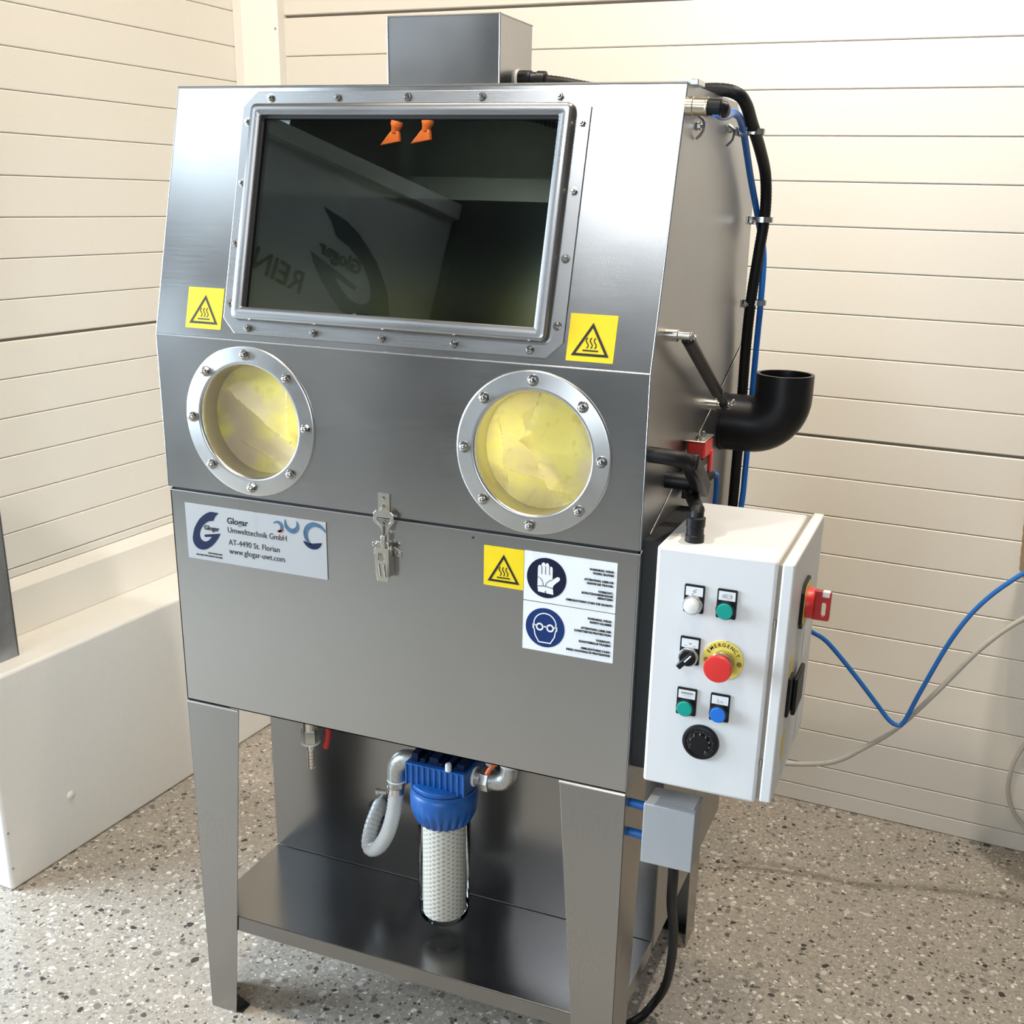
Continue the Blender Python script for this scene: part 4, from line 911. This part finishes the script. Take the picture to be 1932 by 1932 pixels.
# thermostat dial
TF = BX @ Matrix.Translation((.9695, .8240, 0))
td = obj('dial', lathe(bmesh.new(), (0, 0, 0), (0, 0, 1), [(.0278, 0), (.0278, .003), (.0265, .0055), (.0225, .0065), (.0215, .0050), (.0150, .0050), (.0135, .0075), (0, .0078)], 56, m=TF), 'black', ct); td['label'] = 'round black dial at the bottom of the panel'
bm = bmesh.new()
for k in range(34):
    a_ = math.radians(215 - k * 8.5); ln = .0030 if k % 4 == 0 else .0016
    strokes(bm, [(.0178 * math.cos(a_), .0178 * math.sin(a_)), ((.0178 + ln) * math.cos(a_), (.0178 + ln) * math.sin(a_))], .0004, TF, n0=.0054)
obj('scale_marks', bm, 'washer', td, smooth=0)
for k in range(8):
    a_ = math.radians(200 - k * 36); text('lettering', str(k + 1) if k < 7 else '0', .0050, TF, .0150 * math.cos(a_), .0150 * math.sin(a_) - .0017, 'CENTER', 'washer', td, ext=.0057 / 2 + .0012)
# main switch on the door
DF = face((1.0806, 0, 0), (0, 1, 0), (0, 0, 1)); cy0, cz0 = .097, 1.0205
ms = obj('main_switch', plate(bmesh.new(), rect(cy0 - .034, cy0 + .034, cz0 - .036, cz0 + .036, .012), [], .005, DF, .005), 'black', dr, bevel=.0006, smooth=0)
bm = bmesh.new(); plate(bm, rect(cy0 - .030, cy0 + .030, cz0 - .031, cz0 + .031, .010), [], .0006, DF, .0057); obj('switch_plate', bm, 'paleyellow', dr, smooth=0)
bm = bmesh.new(); lathe(bm, (1.0862, cy0, cz0), (1, 0, 0), [(.0235, 0), (.0235, .010), (.0222, .012)], 36); obj('rotary_base', bm, 'red', dr)
bm = bmesh.new(); kf = face((0, cy0 - .004, 0), (1, 0, 0), (0, 0, 1)); plate(bm, rrect(1.0950, 1.1215, cz0 - .0225, cz0 + .0225, .003), [rrect(1.1085, 1.1155, cz0 - .017, cz0 + .006, .003)], .009, kf, .0045); obj('rotary_grip', bm, 'darkred', dr, bevel=.001, smooth=0)
obj('grip_tip', B(1.1085, 1.1195, cy0 - .0095, cy0 + .0005, cz0 + .0145, cz0 + .0235), 'lamp', dr, bevel=.001)
obj('lock_knob', B(1.0806, 1.0850, .020, .050, .862, .925), 'black', dr, bevel=.0015)
obj('lock_wing', B(1.0850, 1.0920, .046, .118, .855, .915), 'black', dr, bevel=.0025)
for (y0, y1, z0, z1, mt) in ((.150, .215, .905, .985, 'white'), (.175, .235, .760, .850, 'white'), (.020, .05, .925, .955, 'paleyellow'), (.02, .045, .79, .83, 'paleyellow')):
    bm = bmesh.new(); plate(bm, rect(y0, y1, z0, z1), [], .0003, DF, .0006); obj('door_sticker', bm, mt, dr, smooth=0)

# lower grey box on blue stand-offs
jb = thing('junction_box', 'small mid grey metal box below the control box', 'electrical box', (.925, .02, .585))
jx0, jx1, jy, jz0, jz1 = .8850, .9650, -.005, .5845, .6875
obj('shell', B(jx0, jx1, jy, jy + .052, jz0, jz1), 'jbox', jb, bevel=.0018); obj('lid', B(jx0 - .0015, jx1 + .0015, jy - .010, jy + .001, jz0 - .0015, jz1 + .0015), 'jbox', jb, bevel=.0015)
obj('top_rib', B(jx1 - .012, jx1 - .004, jy + .004, jy + .048, jz1, jz1 + .001), 'jbox', jb)
for z in (.6585, .6045):
    bm = bmesh.new(); lathe(bm, (W, .030, z), (1, 0, -.05), [(.0072, 0), (.0072, jx0 - W)], 18); obj('stand_off', bm, 'bluecable', jb)
bm = bmesh.new(); tube(bm, [(.930, .020, .588), (.929, .03, .54), (.921, .07, .46), (.912, .14, .36), (.896, .22, .235), (.873, .29, .115), (.848, .318, .045), (.815, .285, .0095), (.74, .20, .0095), (.62, .12, .0095), (.50, .06, .0095)], .0088, 14)
o = obj('power_cable', bm, 'rubber'); tag(o, 'thick black cable hanging from the small grey box to the floor', 'cable')

# cables to the right
bm = bmesh.new(); tube(bm, [(1.00, .80, .735), (1.012, .86, .688), (1.05, .88, .66), (1.12, .89, .585), (1.185, .90, .508), (1.205, .90, .487), (1.2225, .90, .4800), (1.236, .90, .492), (1.262, .90, .575), (1.31, .90, .71), (1.36, .90, .80), (1.43, .90, .876), (1.50, .90, .93), (1.60, .90, .97)], .0052, 12)
o = obj('blue_cable', bm, 'bluecable'); tag(o, 'blue cable looping from behind the control box up to the right', 'cable')
bm = bmesh.new(); tube(bm, [(.90, .86, .345), (.99, .90, .331), (1.09, .91, .352), (1.16, .914, .405), (1.222, .914, .466), (1.29, .914, .564), (1.37, .914, .689), (1.445, .914, .771), (1.56, .90, .86), (1.70, .9, .92)], .0060, 12)
o = obj('grey_cable', bm, 'greycable'); tag(o, 'light grey cable curving up to the right under the blue cable', 'cable')
bm = bmesh.new(); tube(bm, [Wp(1.62, 1.345, .60), Wp(1.50, 1.355, .40), Wp(1.44, 1.360, .24), Wp(1.46, 1.362, .12), Wp(1.56, 1.362, .03)], .005, 10)
o = obj('wall_cable', bm, 'greycable'); tag(o, 'thin grey cable hanging against the back wall at the right edge', 'cable')

# ------------------------------------------------------------------ water filter
fx, fy = .4665, .125
wf_ = thing('water_filter', 'blue water filter housing with clear bowl hanging under the tub', 'water filter', (fx, fy, .26))
bm = bmesh.new(); lathe(bm, (fx, fy, .555), (0, 0, 1), [(.058, 0), (.060, .004), (.060, .010), (.053, .014)], 48)
box(bm, fx - .060, fx + .060, fy - .040, fy + .040, .566, .606)
for k in range(11): box(bm, fx - .0585 + k * .0115, fx - .0545 + k * .0115, fy - .0430, fy + .043, .562, .604)
hd = obj('head', bm, 'blue', wf_, bevel=.001)
bm = bmesh.new()
for k, (w_, h_) in enumerate(((.014, .018), (.010, .010), (.018, .016), (.008, .008), (.008, .012), (.014, .014))): box(bm, fx - .052 + k * .0185, fx - .052 + k * .0185 + w_, fy - .03, fy + .03, .605, .605 + h_)
obj('head_ribs', bm, 'navy', wf_, bevel=.001)
obj('vent_screw', lathe(bmesh.new(), (fx + .026, fy - .036, .606), (0, 0, 1), [(.006, 0), (.006, .012), (.004, .015)], 14), 'ptfe', wf_)
bm = bmesh.new(); lathe(bm, (fx, fy, .482), (0, 0, 1), [(.048, 0), (.052, .004), (.060, .022), (.0625, .036), (.0630, .052), (.0625, .062), (.0600, .066), (.0600, .073)], 96, rib=lambda i, k: 1 if k >= 3 else (1 if i % 4 < 2 else .935))
obj('union_nut', bm, 'blue', wf_, smooth=30)
bm = bmesh.new(); lathe(bm, (fx, fy, .262), (0, 0, 1), [(0, -.001), (.020, -.001), (.022, -.003), (.030, -.002), (.0335, .008), (.0455, .016), (.0475, .026), (.0490, .13), (.0498, .228)], 48, close=False)
obj('bowl', bm, 'bowl', wf_, smooth=50)
me = bmesh.new(); lathe(me, (0, 0, 0), (0, 0, 1), [(0, 0), (.010, 0), (.012, .001), (.0395, .001), (.0405, .004), (.0405, .205)], 48)
cr = obj('cartridge', me, 'yarn', None, smooth=50); place(cr, wf_, Matrix.Translation((fx, fy, .281)))
bm = bmesh.new(); lathe(bm, (fx, fy, .262), (0, 0, 1), [(.034, .004), (.026, .008), (.014, .012), (.012, .018)], 24, close=False); obj('bowl_foot', bm, 'bowl', wf_)
# fittings left: elbow, hose tail, clamp
fl_ = thing('left_elbow_fitting', 'grey metal elbow fitting on the left side of the filter', 'pipe fitting', (.375, fy, .52))
bm = bmesh.new(); tube(bm, [(.4065, fy, .590), (.392, fy, .590), (.380, fy, .585), (.371, fy, .573), (.368, fy, .558), (.368, fy, .545)], .0185, 20, step=.004); obj('elbow', bm, 'galv_fit', fl_)
obj('seal_tape', lathe(bmesh.new(), (.368, fy, .543), (0, 0, -1), [(.0175, 0), (.0190, .002), (.0160, .005)], 20), 'ptfe', fl_)
obj('hex_nut', lathe(bmesh.new(), (.368, fy, .539), (0, 0, -1), [(.0170, 0), (.0170, .010)], 6), 'galv_fit', fl_)
hc = thing('hose_clamp', 'small steel worm clamp on the clear hose', 'clamp', (.366, fy, .515))
bm = bmesh.new(); lathe(bm, (.366, fy, .527), (-.05, 0, -1), [(.0162, 0), (.0168, .0005), (.0168, .013), (.0162, .0135)], 24); obj('band', bm, 'chrome', hc)
bm = bmesh.new(); lathe(bm, (.353, fy - .016, .519), (-1, -.25, 0), [(.0040, 0), (.0040, .014), (.0058, .014), (.0058, .019)], 10); obj('worm_screw', bm, 'chrome', hc)
bm = bmesh.new(); hp = [(.3665, fy, .533), (.3640, fy, .500), (.3590, .124, .465), (.3450, .127, .420), (.3220, .134, .380), (.2990, .142, .362), (.2850, .156, .366), (.2790, .176, .384), (.2770, .196, .400), (.2740, .217, .408), (.2660, .236, .402), (.2590, .250, .386), (.257, .262, .377)]
tube(bm, hp, .0142, 18, step=.0022, rfun=lambda k: 1 + (.035 if k % 4 < 2 else -.02)); o = obj('clear_hose', bm, 'hose'); tag(o, 'milky ribbed hose looping from the filter to a hole in the panel', 'hose')
bm = bmesh.new(); lathe(bm, (.257, .250, .379), (0, -1, 0), [(.0265, 0), (.0265, .003), (.0200, .0045), (.0185, .0)], 32, close=False); o = obj('hole_grommet', bm, 'rubber'); tag(o, 'black rubber grommet in the steel panel behind the hose', 'grommet')
# fittings right
fr_ = thing('right_pipe_fitting', 'galvanised pipe union and elbow on the right side of the filter', 'pipe fitting', (.56, fy, .57))
obj('seal_ring', lathe(bmesh.new(), (.5275, fy, .585), (1, 0, 0), [(.0180, 0), (.0190, .002), (.0180, .005)], 24), 'ptfe', fr_)
obj('nipple', lathe(bmesh.new(), (.5320, fy, .585), (1, 0, 0), [(.0160, 0), (.0160, .014)], 24), 'galv_fit', fr_)
obj('hex_union', lathe(bmesh.new(), (.5450, fy, .585), (1, 0, 0), [(.0225, 0), (.0235, .002), (.0235, .014), (.0225, .016)], 8), 'galv_fit', fr_)
bm = bmesh.new(); tube(bm, [(.560, fy, .585), (.573, fy, .585), (.586, fy, .589), (.5950, fy, .600), (.598, fy, .614), (.598, fy, .640), (.598, fy, ZT)], .0178, 20, step=.004); obj('elbow', bm, 'galv_fit', fr_)
obj('seal_tape', lathe(bmesh.new(), (.598, fy, .622), (0, 0, 1), [(.0180, 0), (.0198, .002), (.0180, .005)], 24), 'ptfe', fr_)
bm = bmesh.new(); tube(bm, [(.590, .098, .640), (.578, .09, .634), (.569, .086, .618)], .0042, 10); obj('lever', bm, 'orange', fr_); obj('lever_nut', lathe(bmesh.new(), (.5720, .092, .640), (0, -1, .1), [(.0072, 0), (.0072, .005)], 6), 'chrome', fr_)

# drain valve
dv = thing('drain_valve', 'nickel drain tap with hose tail under the left of the tub', 'valve', (.184, .12, .53))
bm = bmesh.new(); lathe(bm, (.1838, .12, .690), (0, 0, -1), [(.0150, 0), (.0150, .083)], 24); obj('pipe', bm, 'nickel', dv)
obj('hex_body', lathe(bmesh.new(), (.1838, .12, .612), (0, 0, -1), [(.0165, 0), (.0178, .003), (.0178, .026)], 6), 'nickel', dv)
obj('seal_ring', lathe(bmesh.new(), (.1838, .12, .5860), (0, 0, -1), [(.0170, 0), (.0192, .001), (.0185, .004), (.012, .006)], 28), 'ptfe', dv)
tp_ = [(.0090, 0), (.0090, .010)]
for k in range(6): tp_ += [(.0082, .010 + k * .007), (.0074, .0165 + k * .007)]
obj('hose_tail', lathe(bmesh.new(), (.1838, .12, .580), (0, 0, -1), tp_ + [(.0070, .0525)], 20), 'nickel', dv)
bm = bmesh.new(); cyl(bm, (.190, .110, .634), (.216, .104, .632), .006, 14); obj('valve_stem', bm, 'chrome', dv)
bm = bmesh.new(); tube(bm, [(.216, .104, .650), (.2345, .104, .632), (.2320, .104, .606), (.2270, .104, .588)], .0058, 10); obj('lever', bm, 'darkred', dv)

# woven basket thing standing off to the right edge
wb = thing('woven_basket', 'tan woven wicker stand at the right edge of the picture', 'basket', Wp(1.545, 1.19, 0))
bm = bmesh.new(); c0 = Wp(1.528, 1.19, 0)
lathe(bm, c0, (0, 0, 1), [(.02, .80), (.150, .81)] + [(.152 + .016 * k / 20, .82 + .012 * k) for k in range(21)], 72, rib=lambda i, k: 1 + .012 * (-1) ** (i + k)); obj('weave', bm, 'wicker', wb)
bm = bmesh.new(); lathe(bm, c0, (0, 0, 1), [(.012, 0), (.012, .80)], 24); obj('post', bm, 'jbox', wb)
